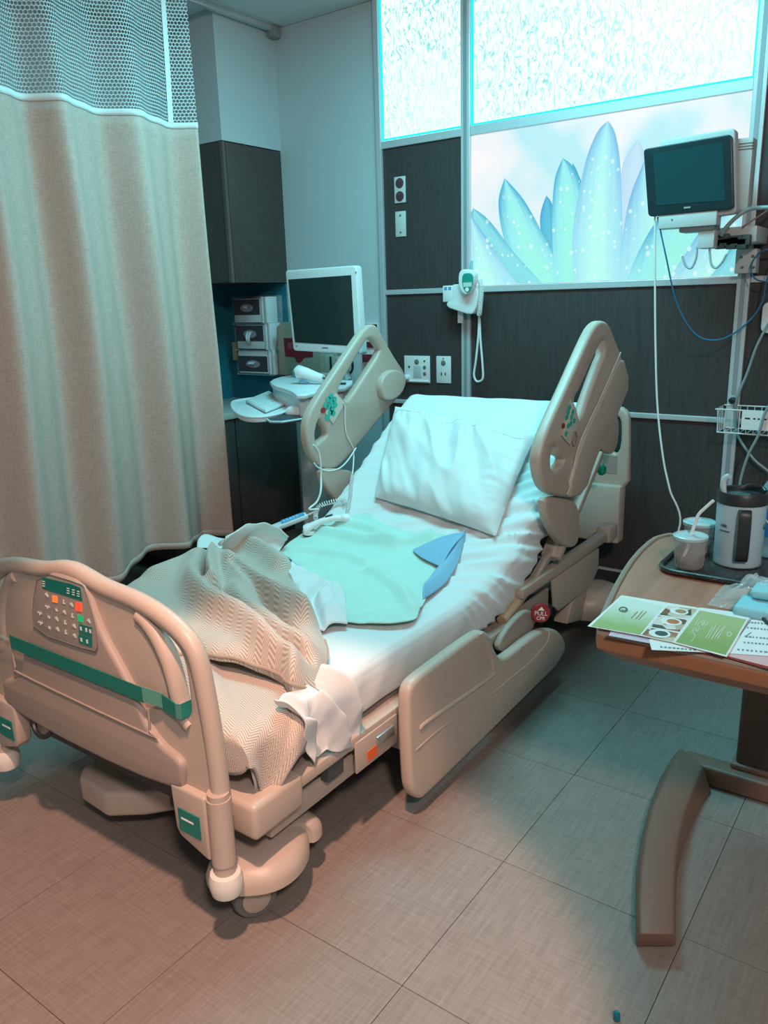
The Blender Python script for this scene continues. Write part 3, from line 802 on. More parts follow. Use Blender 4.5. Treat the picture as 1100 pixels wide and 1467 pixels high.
# rounded foot and head ends: scale the depth down over the last centimetres
for i, (y, z, nrm) in enumerate(rows):
    for (sx_, d) in sec:
        w = wrinkle(sx_, y, d)
        out = Vector((math.copysign(1, sx_), 0, 0)) if d > 0.03 else (nrm if d < 0.008 else (nrm+Vector((math.copysign(1, sx_), 0, 0))).normalized())
        p = Vector((BX+sx_, y, z)) - nrm*d + out*w
        e = min(1.0, (3.09-y)/0.05)
        if e < 1: p += -nrm*0.03*(1-math.sqrt(max(0, 1-(1-e)**2)))
        e2 = min(1.0, (y-1.05)/0.03)
        if e2 < 1: p.z -= 0.012*(1-e2)**2
        mb.uv[len(mb.v)] = (sx_, y); mb.v.append(p)
K = len(sec)
for i in range(N):
    for k in range(K-1):
        a = i*K+k; mb.f.append((a, a+1, a+K+1, a+K))
    mb.f.append((i*K+K-1, i*K, i*K+K, i*K+K+K-1))
mb.f.append(tuple(range(K))); mb.f.append(tuple(N*K+k for k in reversed(range(K))))
mb.build('fitted_sheet', m_sheet, mattress, smooth=60)
MB().box((BX-0.40, 1.3, 0.3325), (BX+0.40, 2.2, 0.34)).build('mattress_base', m_taupe, mattress, smooth=0)

# ------------------------------------------------------------------ draping helpers
XE_R, XE_L, YE = BX+0.445, BX-0.445, 1.052
def drape(x, y, h):
    """flat cloth coordinates -> lies on the mattress, falls over its right, left and foot edges"""
    r = 0.028 + h
    zt = mt(max(y, YE)) + 0.004
    ox, dzx = x, 0.0
    def over(s):
        q = r*math.pi/2
        if s < q: a = s/r; return r*math.sin(a), r*(1-math.cos(a))
        return r, r + (s-q)
    if x > XE_R-0.02: o, dzx = over(x-(XE_R-0.02)); ox = XE_R-0.02+o
    elif x < XE_L+0.02: o, dzx = over((XE_L+0.02)-x); ox = XE_L+0.02-o
    oy, dzy = y, 0.0
    if y < YE+0.02: o, dzy = over(YE+0.02-y); oy = YE+0.02-min(o, 0.026)
    return Vector((ox, oy, zt + h - max(dzx, dzy)))
def flat(px, py, h=0.03):
    p = onm(px, py, h)
    if p.x <= XE_R+0.0: return Vector((p.x, p.y, 0))
    q = onx(px, py, XE_R+0.03+h*0.5)
    z = mt(max(q.y, YE)) + 0.004 + h
    return Vector((XE_R-0.02 + 0.016 + max(0, z-q.z), q.y, 0))
def coons(bot, rgt, top_, lft):
    """four boundary polylines, bot: l->r, rgt: b->t, top: l->r, lft: b->t ; returns fn(u,v)->Vector"""
    def sampler(P):
        P = crom([Vector(p) for p in P], 10); L = [0]
        for a, b in zip(P, P[1:]): L.append(L[-1]+(b-a).length)
        def f(t):
            d = t*L[-1]
            for i in range(len(P)-1):
                if d <= L[i+1] or i == len(P)-2:
                    k = (d-L[i])/max(1e-9, L[i+1]-L[i]); return P[i].lerp(P[i+1], min(1, k))
        return f
    b, r, t, l = map(sampler, (bot, rgt, top_, lft))
    c00, c10, c01, c11 = b(0), b(1), t(0), t(1)
    def f(u, v):
        return b(u)*(1-v)+t(u)*v + l(v)*(1-u)+r(v)*u - (c00*(1-u)*(1-v)+c10*u*(1-v)+c01*(1-u)*v+c11*u*v)
    return f
def dseg(p, P):
    """distance from p to polyline, and parameter along it"""
    best = 9.0; bt = 0; n = len(P)-1
    for i in range(n):
        a, b = P[i], P[i+1]; ab = b-a; L = ab.length_squared
        t = max(0, min(1, (p-a).dot(ab)/L)) if L > 0 else 0
        d = (p-(a+ab*t)).length
        if d < best: best = d; bt = (i+t)/n
    return best, bt
def sheet_mesh(name, fn, hfn, nu, nv, m, parent, thick=0.004, post=None):
    """cloth patch with thickness; fn(u,v) flat coords, hfn(x,y,u,v) height"""
    mb = MB(); mb.uv = {}
    for j in range(nv+1):
        for i in range(nu+1):
            u, v = i/nu, j/nv
            q = fn(u, v); p = drape(q.x, q.y, hfn(q.x, q.y, u, v))
            if post: p = post(p, u, v)
            mb.uv[len(mb.v)] = (q.x, q.y); mb.v.append(p)
    for j in range(nv):
        for i in range(nu):
            a = j*(nu+1)+i; mb.f.append((a, a+1, a+nu+2, a+nu+1))
    o = mb.build(name, m, parent, smooth=70)
    md = o.modifiers.new('thickness', 'SOLIDIFY'); md.thickness = thick; md.offset = -1.0
    return o

def herringbone():
    g = NT('herringbone_blanket')
    uv = g.n('ShaderNodeUVMap').outputs[0]
    rot = g.mapping(uv, (1, 1, 1), (0, 0, math.radians(-28)))
    sp = g.n('ShaderNodeSeparateXYZ'); g.link(rot, sp.inputs[0])
    x, y = sp.outputs[0], sp.outputs[1]
    tri = g.math('PINGPONG', x, 0.021)
    ph = g.math('ADD', y, g.math('MULTIPLY', tri, 1.05))
    st = g.math('PINGPONG', ph, 0.0042)
    k = g.math('SMOOTH_MIN', g.math('MULTIPLY', g.math('SUBTRACT', st, 0.0013), 600.0, clamp=True), 1.0, 0.1)
    var = g.noise(uv, 9, 3)
    col = g.mix(k, (0.40, 0.285, 0.22), (0.62, 0.555, 0.50))
    col = g.mix(g.math('MULTIPLY', var, 0.12), col, (0.35, 0.28, 0.22))
    g.link(col, g.b.inputs['Base Color']); g.b.inputs['Roughness'].default_value = 0.92
    g.b.inputs['Sheen Weight'].default_value = 0.3
    g.bump(k, 0.15, 0.001)
    return g.m
m_herr = herringbone()

# ------------------------------------------------------------------ herringbone blanket thrown back over the foot of the bed
blanket = thing('blanket', 'tan and white herringbone blanket bunched up at the foot of the bed', 'blanket', (-1.7, 1.5, 0.49))
# lower layer, smooth over the foot end
lf = [Vector((-2.20, 1.02, 0)), Vector((-2.20, 1.20, 0)), Vector((-2.20, 1.45, 0))]
bt_ = [Vector((-2.20, 0.96, 0)), Vector((-1.9, 0.95, 0)), Vector((-1.5, 0.945, 0)), Vector((-1.25, 0.93, 0)), flat(330, 1118), flat(368, 1116), flat(398, 1155)]
rg_ = [flat(398, 1155), flat(412, 1128), flat(440, 1080), flat(432, 1030), flat(420, 990), flat(410, 960)]
tp_ = [Vector((-2.20, 1.45, 0)), Vector((-1.9, 1.48, 0)), Vector((-1.6, 1.44, 0)), flat(395, 950), flat(410, 960)]
def h_low(x, y, u, v):
    h = 0.014 + 0.010*noise.noise(Vector((x*5, y*5, 2)))
    h += 0.024*sstep(0.25, 0.85, u)*max(0, math.sin(x*15+y*24+1.0))*sstep(1.0, 1.2, y)
    h += 0.022*sstep(-1.18, -1.05, x)*(0.5+0.5*math.sin(y*55+0.6))*sstep(0, 0.25, 1-v)
    return h
sheet_mesh('lower_layer', coons(bt_, rg_, tp_, lf), h_low, 110, 60, m_herr, blanket)
# upper layer, gathered into long rolls running to its corner
Z1 = lambda pts: zr(pts, 190, 740, 250/1100)
def pl(pts, h=0.05): return crom([flat(a, b, h) for a, b in Z1(pts)], 5)
ridges = [(pl([(420,285),(378,360),(385,460),(450,550),(560,620),(700,700),(860,850),(1000,950),(1120,1040)], 0.07), 0.055, 0.034),
          (pl([(505,275),(490,360),(500,440),(520,520)], 0.07), 0.055, 0.022),
          (pl([(520,265),(600,310),(700,395),(800,470),(950,545),(1090,620)], 0.07), 0.050, 0.036),
          (pl([(600,420),(700,560),(830,660),(960,760),(1100,850)], 0.06), 0.026, 0.028),
          (pl([(450,205),(560,210),(700,200),(820,240),(930,330)], 0.06), 0.035, 0.034),
          (pl([(60,440),(180,390),(300,330),(400,290)], 0.05), 0.030, 0.05)]
valleys = [(pl([(480,300),(450,380),(455,450),(475,525)], 0.05), 0.050, 0.008),
           (pl([(560,530),(700,670),(850,790),(1000,890),(1110,960)], 0.04), 0.020, 0.012),
           (pl([(640,400),(760,520),(880,640),(1010,760),(1090,800)], 0.04), 0.022, 0.013),
           (pl([(430,215),(520,255),(620,290),(720,390)], 0.04), 0.030, 0.011)]
def h_up(x, y, u, v):
    p = Vector((x, y, 0)); h = 0.012
    en = min(1, v/0.13); eu = min(1, (1-u)/0.07); et = min(1, (1-v)/0.08)
    edge = math.sqrt(max(0, 1-(1-en)**2))*math.sqrt(max(0, 1-(1-eu)**2))*(0.35+0.65*et)
    hr_ = 0
    for P, A, w in ridges:
        d, t = dseg(p, P); hr_ += A*math.exp(-(d/w)**2)*(0.45+0.55*sstep(0.0, 0.25, t))
    for P, A, w in valleys:
        d, t = dseg(p, P); hr_ -= A*math.exp(-(d/w)**2)
    h += edge*(0.046 + max(-0.046, hr_*1.45)) + 0.3*max(0, hr_)*(1-edge)
    if u > 0.5: h += 0.034*math.sin(math.pi*min(1, max(0, (u-0.56)/0.36)))**2*math.exp(-(v/0.10)**2) + 0.006*noise.noise(Vector((x*9, y*9, 4))) + 0.003*noise.noise(Vector((x*24, y*24, 8)))
    return h
ub = [Vector((-2.26, 1.08, 0)), Vector((-2.0, 1.13, 0)), flat(225, 935), flat(265, 940), flat(310, 955), flat(352, 963), flat(400, 978), flat(442, 1002), flat(474, 990)]
ur = [flat(474, 990), flat(480, 968), flat(470, 930), flat(448, 880), flat(432, 850), flat(420, 818), flat(415, 805)]
ut = [Vector((-2.26, 1.85, 0)), flat(290, 800), flat(330, 790), flat(365, 784), flat(398, 792), flat(415, 808)]
ul = [Vector((-2.26, 1.08, 0)), Vector((-2.26, 1.4, 0)), Vector((-2.26, 1.85, 0))]
upper = sheet_mesh('upper_layer', coons(ub, ur, ut, ul), h_up, 150, 120, m_herr, blanket, 0.005)
# stitched hem along the free near edge of the upper layer
cu_ = coons(ub, ur, ut, ul)
def up_pt(u, v): q = cu_(u, v); return drape(q.x, q.y, h_up(q.x, q.y, u, v))
MB().tube([up_pt(0.42+0.58*i/70, 0.004) + Vector((0, 0, 0.001)) for i in range(71)] + [up_pt(0.997, 0.02+0.25*i/20) for i in range(21)], 0.0048, 8).build('hem', m_herr, blanket)
Z2 = lambda pts: zr(pts, 330, 780, 250/940)
# ------------------------------------------------------------------ white top sheet showing from under the blanket
tsheet = thing('top_sheet', 'crumpled white top sheet spilling out from under the herringbone blanket', 'bed sheet', (-1.4, 1.5, 0.49))
def F(pts, z, h): return [flat(a, b, h) for a, b in z(pts)]
# fold lying on the bed
c1 = coons(F([(310,180),(330,300),(430,400),(500,435)], Z2, .05), F([(500,435),(560,415),(632,410)], Z2, .03), F([(375,85),(510,155),(600,200),(632,410)], Z2, .04), F([(310,180),(330,110),(375,85)], Z2, .06))
def h1_(x, y, u, v):
    e = min(1, v/0.2, (1-v)/0.25, (1-u)/0.15)
    p = Vector((x, y, 0)); d, t = dseg(p, W1V)
    return 0.022 + 0.045*e*(1-0.35*u) - 0.035*math.exp(-(d/0.014)**2)*(0.3+0.7*e) + 0.012*noise.noise(Vector((x*16, y*16, 1)))
W1V = crom(F([(520,190),(450,260),(450,310),(490,400)], Z2, .05), 5)
sheet_mesh('sheet_fold', c1, h1_, 60, 50, m_sheet, tsheet, 0.003)
# corner hanging over the right edge
c2 = coons(F([(330,890),(380,1000),(420,1110),(465,1215)], Z2, .05), F([(465,1215),(500,1120),(580,1150),(640,1140),(715,1075)], Z2, .05),
           F([(570,640),(640,690),(700,800),(715,930),(715,1075)], Z2, .05), F([(330,890),(350,800),(450,720),(570,640)], Z2, .05))
W2V = [crom(F(q, Z2, .06), 5) for q in ([(540,700),(600,850),(690,1000),(700,1060)], [(480,880),(510,1000),(520,1100)], [(360,850),(420,920),(500,1000)])]
W2R = [crom(F(q, Z2, .06), 5) for q in ([(600,680),(660,800),(700,940)], [(520,860),(580,960),(640,1090)], [(340,860),(400,1010),(490,990)], [(400,860),(440,950)])]
def h2_(x, y, u, v):
    p = Vector((x, y, 0)); h = 0.040
    for P in W2V: d, t = dseg(p, P); h -= 0.024*math.exp(-(d/0.013)**2)
    for P in W2R: d, t = dseg(p, P); h += 0.022*math.exp(-(d/0.016)**2)
    return max(0.012, h + 0.008*noise.noise(Vector((x*18, y*18, 6))))
sheet_mesh('sheet_corner', c2, h2_, 70, 70, m_sheet, tsheet, 0.003)
# folded band by the far edge of the bed
def edge_pts(pts, X): return [onx(p_, q_, X) for p_, q_ in Z1(pts)]
c3 = coons([onm(p_, q_, .05) for p_, q_ in Z1([(560,240),(700,230),(860,225),(930,215)])], [onm(p_, q_, .03) for p_, q_ in Z1([(930,215),(968,170)])] + edge_pts([(985,125)], -1.98),
           edge_pts([(590,128),(660,85),(740,52),(830,38),(910,62),(985,125)], -2.02), [onm(p_, q_, .05) for p_, q_ in Z1([(560,240)])] + edge_pts([(575,170),(590,128)], -2.03))
def c3p(u, v):
    p_ = c3(u, v); n_ = noise.noise(Vector((u*5, v*3, 3)))
    p_.z = max(p_.z + 0.012*math.sin(math.pi*v) + 0.010*n_, mt(p_.y)+0.008)
    return p_
MB().grid(c3p, 50, 26).build('sheet_fold', m_sheet, tsheet, smooth=70).modifiers.new('t', 'SOLIDIFY').thickness = 0.003
fl = [onx(a, b, -2.06) for a, b in Z1([(408,142),(470,112),(700,160),(640,185),(500,195),(412,225)])]
band = MB()
sheetband = coons([onm(a, b, .08) for a, b in Z1([(408,225),(440,200),(560,192),(690,165)])], [onm(a, b, .08) for a, b in Z1([(690,165),(695,160)])], [onm(a, b, .11) for a, b in Z1([(410,145),(460,112),(560,130),(695,160)])], [onm(a, b, .09) for a, b in Z1([(408,225),(405,180),(410,145)])])
MB().grid(lambda u, v: sheetband(u, v) + Vector((0, 0, 0.004*math.sin(u*9))), 24, 8).build('sheet_band', m_sheet, tsheet, smooth=70).modifiers.new('t', 'SOLIDIFY').thickness = 0.003

ew = MB().grid(lambda u, v: (-1.80+0.45*u, 1.030+0.006*math.sin(u*31), 0.362-(0.030+0.010*math.sin(u*17)+0.006*math.sin(u*41))*v), 60, 3)
ew.build('hanging_edge', m_sheet, tsheet, smooth=70, fixn=False)
# ------------------------------------------------------------------ mint pad with blue backing
pad_t = thing('underpad', 'mint green absorbent pad with a folded blue corner spread on the sheet', 'bed pad', (-1.6, 1.95, 0.49))
m_mint = mat('mint_fleece', (0.47, 0.70, 0.62), 0.9, var=0.06, vscale=10, bump=0.3, bscale=260, sheen=0.4)
m_blue = mat('blue_backing', (0.22, 0.43, 0.60), 0.7, bump=0.1, bscale=500, sheen=0.2)
Z3 = lambda pts: zr(pts, 420, 600, 380/1100)
G = lambda pts, h=0.012: [Vector((p.x, p.y, 0)) for p in (onm(a, b, h) for a, b in Z3(pts))]
pf = coons(G([(-60,560),(60,640),(150,760),(215,845)]), G([(215,845),(300,855),(440,858),(505,835),(535,775),(560,730)]), G([(310,395),(420,465),(560,480),(640,490),(610,600),(560,730)]), G([(-60,560),(20,480),(150,450),(240,410),(310,395)]))
PV = [crom(G(q), 5) for q in ([(120,470),(260,500),(420,530)], [(200,440),(330,470),(420,520),(560,490)], [(320,640),(430,700),(500,800)], [(0,560),(120,560),(300,600)])]
def h_pad(x, y, u, v):
    p = Vector((x, y, 0)); h = 0.010
    for P in PV: d, t = dseg(p, P); h += 0.022*math.exp(-(d/0.024)**2)
    h += 0.011*noise.noise(Vector((x*8, y*6, 1))) + 0.003*noise.noise(Vector((x*25, y*20, 5)))
    return max(0.006, h)
sheet_mesh('pad', pf, h_pad, 90, 80, m_mint, pad_t, 0.003)
bf = coons(G([(500,545),(560,590),(610,618)]), G([(610,618),(640,575),(660,540)]), G([(505,530),(580,500),(700,475),(715,480)]), G([(500,545),(498,535),(505,530)]))
bf = coons(G([(498,545),(540,580),(612,620)], .03), G([(612,620),(660,560),(714,478)], .03), G([(500,535),(580,502),(660,480),(714,478)], .03), G([(498,545),(496,540),(500,535)], .03))
sheet_mesh('turned_corner', bf, lambda x, y, u, v: 0.022 + 0.020*u*math.sin(math.pi*v) + 0.01*u, 30, 30, m_blue, pad_t, 0.003)
bf2 = coons(G([(540,745),(620,690),(665,630),(700,545),(716,480)], .014), G([(716,480),(710,478)], .02), G([(545,700),(600,630),(640,575),(680,520),(710,478)], .03), G([(540,745),(542,720),(545,700)], .02))
sheet_mesh('turned_edge', bf2, lambda x, y, u, v: 0.012 + 0.028*math.sin(math.pi*min(1, v*0.75)), 40, 14, m_blue, pad_t, 0.003)

# ------------------------------------------------------------------ pillow
pil = thing('pillow', 'white pillow in a cotton pillowcase leaning on the raised mattress', 'pillow', (-1.55, 2.55, 0.65))
cTL, cTR, cBR, cBL = onm(566, 582, 0.05), onm(768, 622, 0.05), onm(710, 768, 0.03), onm(536, 712, 0.03)
def pillow_pt(u, v, s):
    p = (cBL*(1-u)+cBR*u)*(1-v) + (cTL*(1-u)+cTR*u)*v
    nrm = (cBR-cBL).cross(cTL-cBL).normalized()
    a, b = 2*u-1, 2*v-1
    # slightly drawn-in edges, pointed corners
    pin = 0.020
    ctr = (cBL+cBR+cTL+cTR)/4
    p += (ctr-p)*(pin*((1-b*b)*abs(a)**6+(1-a*a)*abs(b)**6)*1.0)
    prof = max(0, (1-abs(a)**3.2))**0.55*max(0, (1-abs(b)**3.0))**0.6
    base = 0.070*prof
    if s > 0:
        w = 0
        wr = noise.noise(Vector((u*5.0+v*1.5, v*1.6, 2.0)))
        w += 0.020*(1-2.4*abs(wr))
        w += 0.006*noise.noise(Vector((u*13+v*5, v*6, 4)))
        # gathers at the open end along the top and near the upper right
        w += 0.014*sstep(0.72, 0.98, v)*noise.noise(Vector((u*22, v*7-u*4, 8)))
        w += 0.010*sstep(0.75, 1.0, u)*noise.noise(Vector((u*8, v*20, 11)))
        d = abs((u-0.62)-(1-v)*0.12); w -= 0.016*math.exp(-(d/0.03)**2)*sstep(0.45, 0.8, v)
        q = p + nrm*(base + w*min(1, prof*1.6))
    else:
        q = p - nrm*base*0.30
    low = mt(q.y)+0.006
    if s < 0 and q.z < low: q = Vector((q.x, q.y, low))
    return q
top_s = MB().grid(lambda u, v: pillow_pt(u, v, 1), 90, 70)
n0 = len(top_s.v)
top_s.grid(lambda u, v: pillow_pt(u, v, -1), 90, 70)
bm_me = top_s.mesh('pillow_case', smooth=0)
bm = bmesh.new(); bm.from_mesh(bm_me); bmesh.ops.remove_doubles(bm, verts=bm.verts, dist=0.0008); bmesh.ops.recalc_face_normals(bm, faces=bm.faces); bm.to_mesh(bm_me); bm.free(); finish(bm_me, 70)
obj('pillow_case', bm_me, m_sheet, pil)
hem = [pillow_pt(0.03+0.94*t/50, 0.885+0.02*math.sin(t*0.5), 1) for t in range(51)]
MB().tube(hem, 0.0022, 6).build('hem_seam', m_sheet, pil)

# ------------------------------------------------------------------ handset, remote and their cords
m_cord = mat('white_cord', (0.72, 0.73, 0.72), 0.5)
Z7 = lambda pts: zr(pts, 420, 560, 140/934)
hand = thing('telephone_handset', 'white telephone handset with coiled cord lying on the mint pad', 'telephone', onm(465, 752, 0.02))
a, b = onm(*Z7([(105,1330)])[0], 0.035), onm(*Z7([(540,1215)])[0], 0.030)
dv = (b-a); 
pr = []
for i in range(25):
    t = i/24; p = a.lerp(b, t); arch = 0.018*math.sin(math.pi*t); 
    pr.append((p + Vector((0, 0, arch)), 0.021 - 0.006*math.sin(math.pi*t) if 0.12 < t < 0.85 else 0.023))
mbx = MB()
d = dv.normalized(); side = d.cross(Vector((0,0,1))).normalized(); up = side.cross(d)
for p, r in pr:
    for k in range(14):
        t = 2*math.pi*k/14; cx_, cz_ = math.cos(t), math.sin(t)
        mbx.v.append(p + side*(r*1.15*math.copysign(abs(cx_)**0.6, cx_)) + up*(r*0.72*math.copysign(abs(cz_)**0.6, cz_)))
for i in range(24):
    for k in range(14): mbx.f.append((i*14+k, i*14+(k+1) % 14, i*14+14+(k+1) % 14, i*14+14+k))
mbx.f.append(tuple(range(14))); mbx.f.append(tuple(24*14+k for k in range(14)))
mbx.build('handle', m_white, hand, smooth=50)
for t, rr in ((0.10, 0.026), (0.92, 0.020)):
    p = a.lerp(b, t)
    e = MB().lathe([(rr*0.85,-0.012),(rr,-0.008),(rr,0.006)], p - Vector((0, 0, 0.012)), 20).build('ear_cap', m_white, hand)
    MB().lathe([(rr*0.8,-0.008),(rr*0.97,-0.005),(rr*0.97,0.0)], p - Vector((0, 0, 0.021)), 20).build('dark_rim', m_black, e)
p = a.lerp(b, 0.47); MB().bar(p+Vector((0, 0, 0.032)), p+d*0.03+Vector((0, 0, 0.033)), 0.010, 0.003).build('hang_slot', m_black, hand, smooth=0)
def coil(path, r, turns, wire, name, parent, m):
    P = crom(path, 24); L = [0]
    for q, w in zip(P, P[1:]): L.append(L[-1]+(w-q).length)
    n = turns*10; pts = []
    u = None
    for i in range(n+1):
        dd = L[-1]*i/n; j = 0
        while j < len(L)-2 and L[j+1] < dd: j += 1
        k = (dd-L[j])/max(1e-9, L[j+1]-L[j]); c = P[j].lerp(P[j+1], k); t = (P[j+1]-P[j]).normalized()
        if u is None: u = t.orthogonal().normalized()
        u = (u - t*u.dot(t)).normalized(); w = t.cross(u); a_ = 2*math.pi*turns*i/n
        pts.append(c + (u*math.cos(a_)+w*math.sin(a_))*r)
    return MB().tube(pts, wire, 6).build(name, m, parent)
def cm(pts, h): return [onm(a, b, h) for a, b in Z7(pts)]
coil(cm([(215,1225),(215,1170),(240,1110),(300,1080),(380,1060),(470,1040),(500,1080)], 0.022), 0.0085, 22, 0.0022, 'coiled_cord', hand, m_cord)
coil(cm([(500,1200),(520,1140),(545,1000),(555,880),(565,800)], 0.016), 0.0062, 26, 0.0020, 'coiled_cord', hand, m_cord)
rl_ = XH*0 + (2*BX-XH) + 0.026
def lr(pts, dx=0.0): return [onx(a, b, rl_+dx) for a, b in Z7(pts)]
MB().tube(crom(cm([(565,800),(575,700),(578,600)], 0.012) + lr([(570,540),(520,440),(500,370),(495,250),(495,160),(480,115)]), 6), 0.0028, 8).build('straight_cord', m_cord, hand)
rem = thing('remote_control', 'slim white bedside remote with blue keypad at the far mattress edge', 'remote control', onm(415, 745, 0.01))
a, b = onm(378, 762, 0.022), onm(440, 738, 0.030)
MB().bar(a, b, 0.05, 0.022).build('body', mat('remote_grey', (0.62, 0.66, 0.68), 0.4), rem, bevel=0.008, bseg=3)
c = a.lerp(b, 0.42); dvr = (b-a).normalized(); sr = dvr.cross(Vector((0,0,1))).normalized(); ur_ = sr.cross(dvr)
pk = MB().bar(c+ur_*0.0115, b-dvr*0.012+ur_*0.0115, 0.042, 0.003).build('keypad', mat('remote_blue', (0.10, 0.36, 0.62), 0.4), rem, smooth=0)
for i in range(5):
    for j in range(3):
        q = c + dvr*(0.008+i*0.014) + sr*((j-1)*0.012) + ur_*0.0135
        MB().bar(q, q+dvr*0.008, 0.007, 0.002).build('button', mat('pale_blue_button', (0.35, 0.62, 0.80), 0.4), pk, smooth=0)
MB().tube(crom([b + Vector((0,0,0.0)), b+dvr*0.05+Vector((0,0,0.005))] + lr([(150,1130),(225,1060),(262,960)], 0.035) + lr([(265,820),(262,700),(245,590),(215,535),(190,515)], 0.012), 6), 0.0042, 8).build('cord', m_cord, rem)
lc = tag(MB().tube(crom(lr([(200,690),(235,730),(330,765),(430,745),(500,690),(560,610),(600,545)], 0.012), 6), 0.0032, 8).build('looped_wire', m_cord), 'pale call cord looped low around the far raised side rail', 'cord')

# ------------------------------------------------------------------ backlit flower print
art = thing('flower_print', 'backlit wall print of pale blue flower petals with water drops', 'wall art', (-1.435, YB-0.013, 1.47))
AX0, AX1, AZ0, AZ1, AY = -2.067, -0.805, 1.469, 2.165, YB-0.0125
m_artbg = None
def art_bg():
    g = NT('print_background'); o = g.n('ShaderNodeNewGeometry').outputs['Position']
    sp = g.n('ShaderNodeSeparateXYZ'); g.link(o, sp.inputs[0])
    n = g.noise(g.mapping(o, (3.2, 1, 2.4)), 1.0, 2)
    col = g.ramp(n, [(0.33, (0.45, 0.76, 0.82)), (0.45, (0.72, 0.80, 0.83)), (0.6, (0.88, 0.83, 0.84))])
    g.link(col, g.b.inputs['Emission Color']); g.b.inputs['Emission Strength'].default_value = 0.92
    g.b.inputs['Base Color'].default_value = (0.03, 0.03, 0.03, 1); g.b.inputs['Roughness'].default_value = 0.3
    return g.m
def petal_mat(name, c0, c1, c2, drops=True):
    g = NT(name); uv = g.n('ShaderNodeUVMap').outputs[0]
    sp = g.n('ShaderNodeSeparateXYZ'); g.link(uv, sp.inputs[0]); u, v = sp.outputs[0], sp.outputs[1]
    e = g.math('ABSOLUTE', g.math('SUBTRACT', g.math('MULTIPLY', u, 2.0), 1.0))
    ridge = g.noise(g.mapping(uv, (16, 1.2, 1)), 1.0, 2)
    t = g.math('ADD', g.math('MULTIPLY', e, 0.75), g.math('MULTIPLY', ridge, 0.5))
    t = g.math('ADD', t, g.math('MULTIPLY', g.math('SUBTRACT', v, 0.55), 0.7))
    col = g.ramp(t, [(0.15, c0), (0.6, c1), (1.0, c2)])
    if drops:
        pos = g.n('ShaderNodeNewGeometry').outputs['Position']
        vo = g.n('ShaderNodeTexVoronoi'); g.link(g.mapping(pos, (34, 0, 30)), vo.inputs['Vector']); vo.inputs['Scale'].default_value = 1.0; vo.inputs['Randomness'].default_value = 0.85
        dist = vo.outputs['Distance']
        sepc = g.n('ShaderNodeSeparateColor'); g.link(vo.outputs['Color'], sepc.inputs[0])
        rad = g.math('MULTIPLY_ADD', sepc.outputs[0], 0.30, 0.08)
        inside = g.math('MULTIPLY', g.math('SUBTRACT', rad, dist), 16.0, clamp=True)
        inside = g.math('MULTIPLY', inside, g.math('SUBTRACT', 1.0, g.math('MULTIPLY', g.math('SUBTRACT', v, 0.62), 6.0, clamp=True)))
        col = g.mix(g.math('MULTIPLY', inside, 0.6), col, (0.74, 0.98, 0.94))
    g.link(col, g.b.inputs['Emission Color']); g.b.inputs['Emission Strength'].default_value = 0.90
    g.b.inputs['Base Color'].default_value = (0.02, 0.03, 0.03, 1); g.b.inputs['Roughness'].default_value = 0.3
    return g.m
MB().box((AX0, AY-0.004, AZ0), (AX1, YB-0.0015, AZ1)).build('print_panel', art_bg(), art, smooth=0)
pm = [petal_mat('petal_print_1', (0.32,0.86,0.74), (0.30,0.78,0.80), (0.08,0.42,0.62)), petal_mat('petal_print_2', (0.45,0.90,0.82), (0.36,0.74,0.84), (0.20,0.48,0.74)),
      petal_mat('petal_print_3', (0.12,0.50,0.68), (0.10,0.46,0.66), (0.06,0.34,0.56), False), petal_mat('petal_print_4', (0.55,0.72,0.86), (0.52,0.70,0.84), (0.45,0.64,0.82), False),
      petal_mat('petal_print_5', (0.20,0.66,0.66), (0.25,0.70,0.76), (0.10,0.45,0.62))]
def clipx(p):
    return Vector((min(max(p.x, AX0+0.001), AX1-0.001), p.y, min(max(p.z, AZ0+0.001), AZ1-0.001)))
layer = [0]
ZA_ = lambda pts: zr(pts, 530, 0, 570/1100)
def petal(left, tip, right, m):
    """left and right edge polylines from base to tip, in crop pixels"""
    layer[0] += 1; yy = AY-0.004-0.0004*layer[0]
    Lp = crom([ony(a, b, yy) for a, b in ZA_(left+[tip])], 12); Rp = crom([ony(a, b, yy) for a, b in ZA_(right+[tip])], 12)
    n = 40
    def smp(P, t): k = t*(len(P)-1); i = min(int(k), len(P)-2); return P[i].lerp(P[i+1], k-i)
    MB().grid(lambda u, v: clipx(smp(Lp, v).lerp(smp(Rp, v), u)), 12, n).build('petal', m, art, smooth=0, fixn=False)
petal([(690,800),(690,560),(700,450)], (740,385), [(850,800),(800,600),(770,450)], pm[3])
petal([(560,800),(540,600)], (560,450), [(640,800),(600,560),(575,480)], pm[2])
petal([(500,790),(470,620)], (487,540), [(560,790),(520,660),(505,570)], pm[2])
petal([(680,800),(700,640),(720,540)], (760,440), [(960,800),(900,620),(820,480)], pm[1])
petal([(420,800),(370,660),(355,560)], (372,492), [(560,800),(500,690),(430,560)], pm[0])
petal([(250,820),(260,700),(270,620)], (285,575), [(500,810),(400,700),(330,610)], pm[4])
petal([(200,850),(250,740),(268,650)], (275,590), [(430,815),(370,730),(310,640)], pm[1])
petal([(510,800),(503,620),(510,500)], (533,437), [(620,800),(605,640),(585,520),(560,460)], pm[0])
petal([(700,800),(740,700),(800,600)], (900,500), [(1000,810),(980,680),(960,560)], pm[0])
petal([(565,800),(560,650),(590,470),(625,370)], (658,334), [(690,800),(697,640),(692,460),(678,370)], pm[1])
petal([(800,810),(860,720),(930,620)], (1045,540), [(1100,820),(1080,720),(1062,600)], pm[1])
petal([(900,810),(960,740),(1000,680)], (1050,620), [(1100,820),(1080,760),(1065,680)], pm[4])

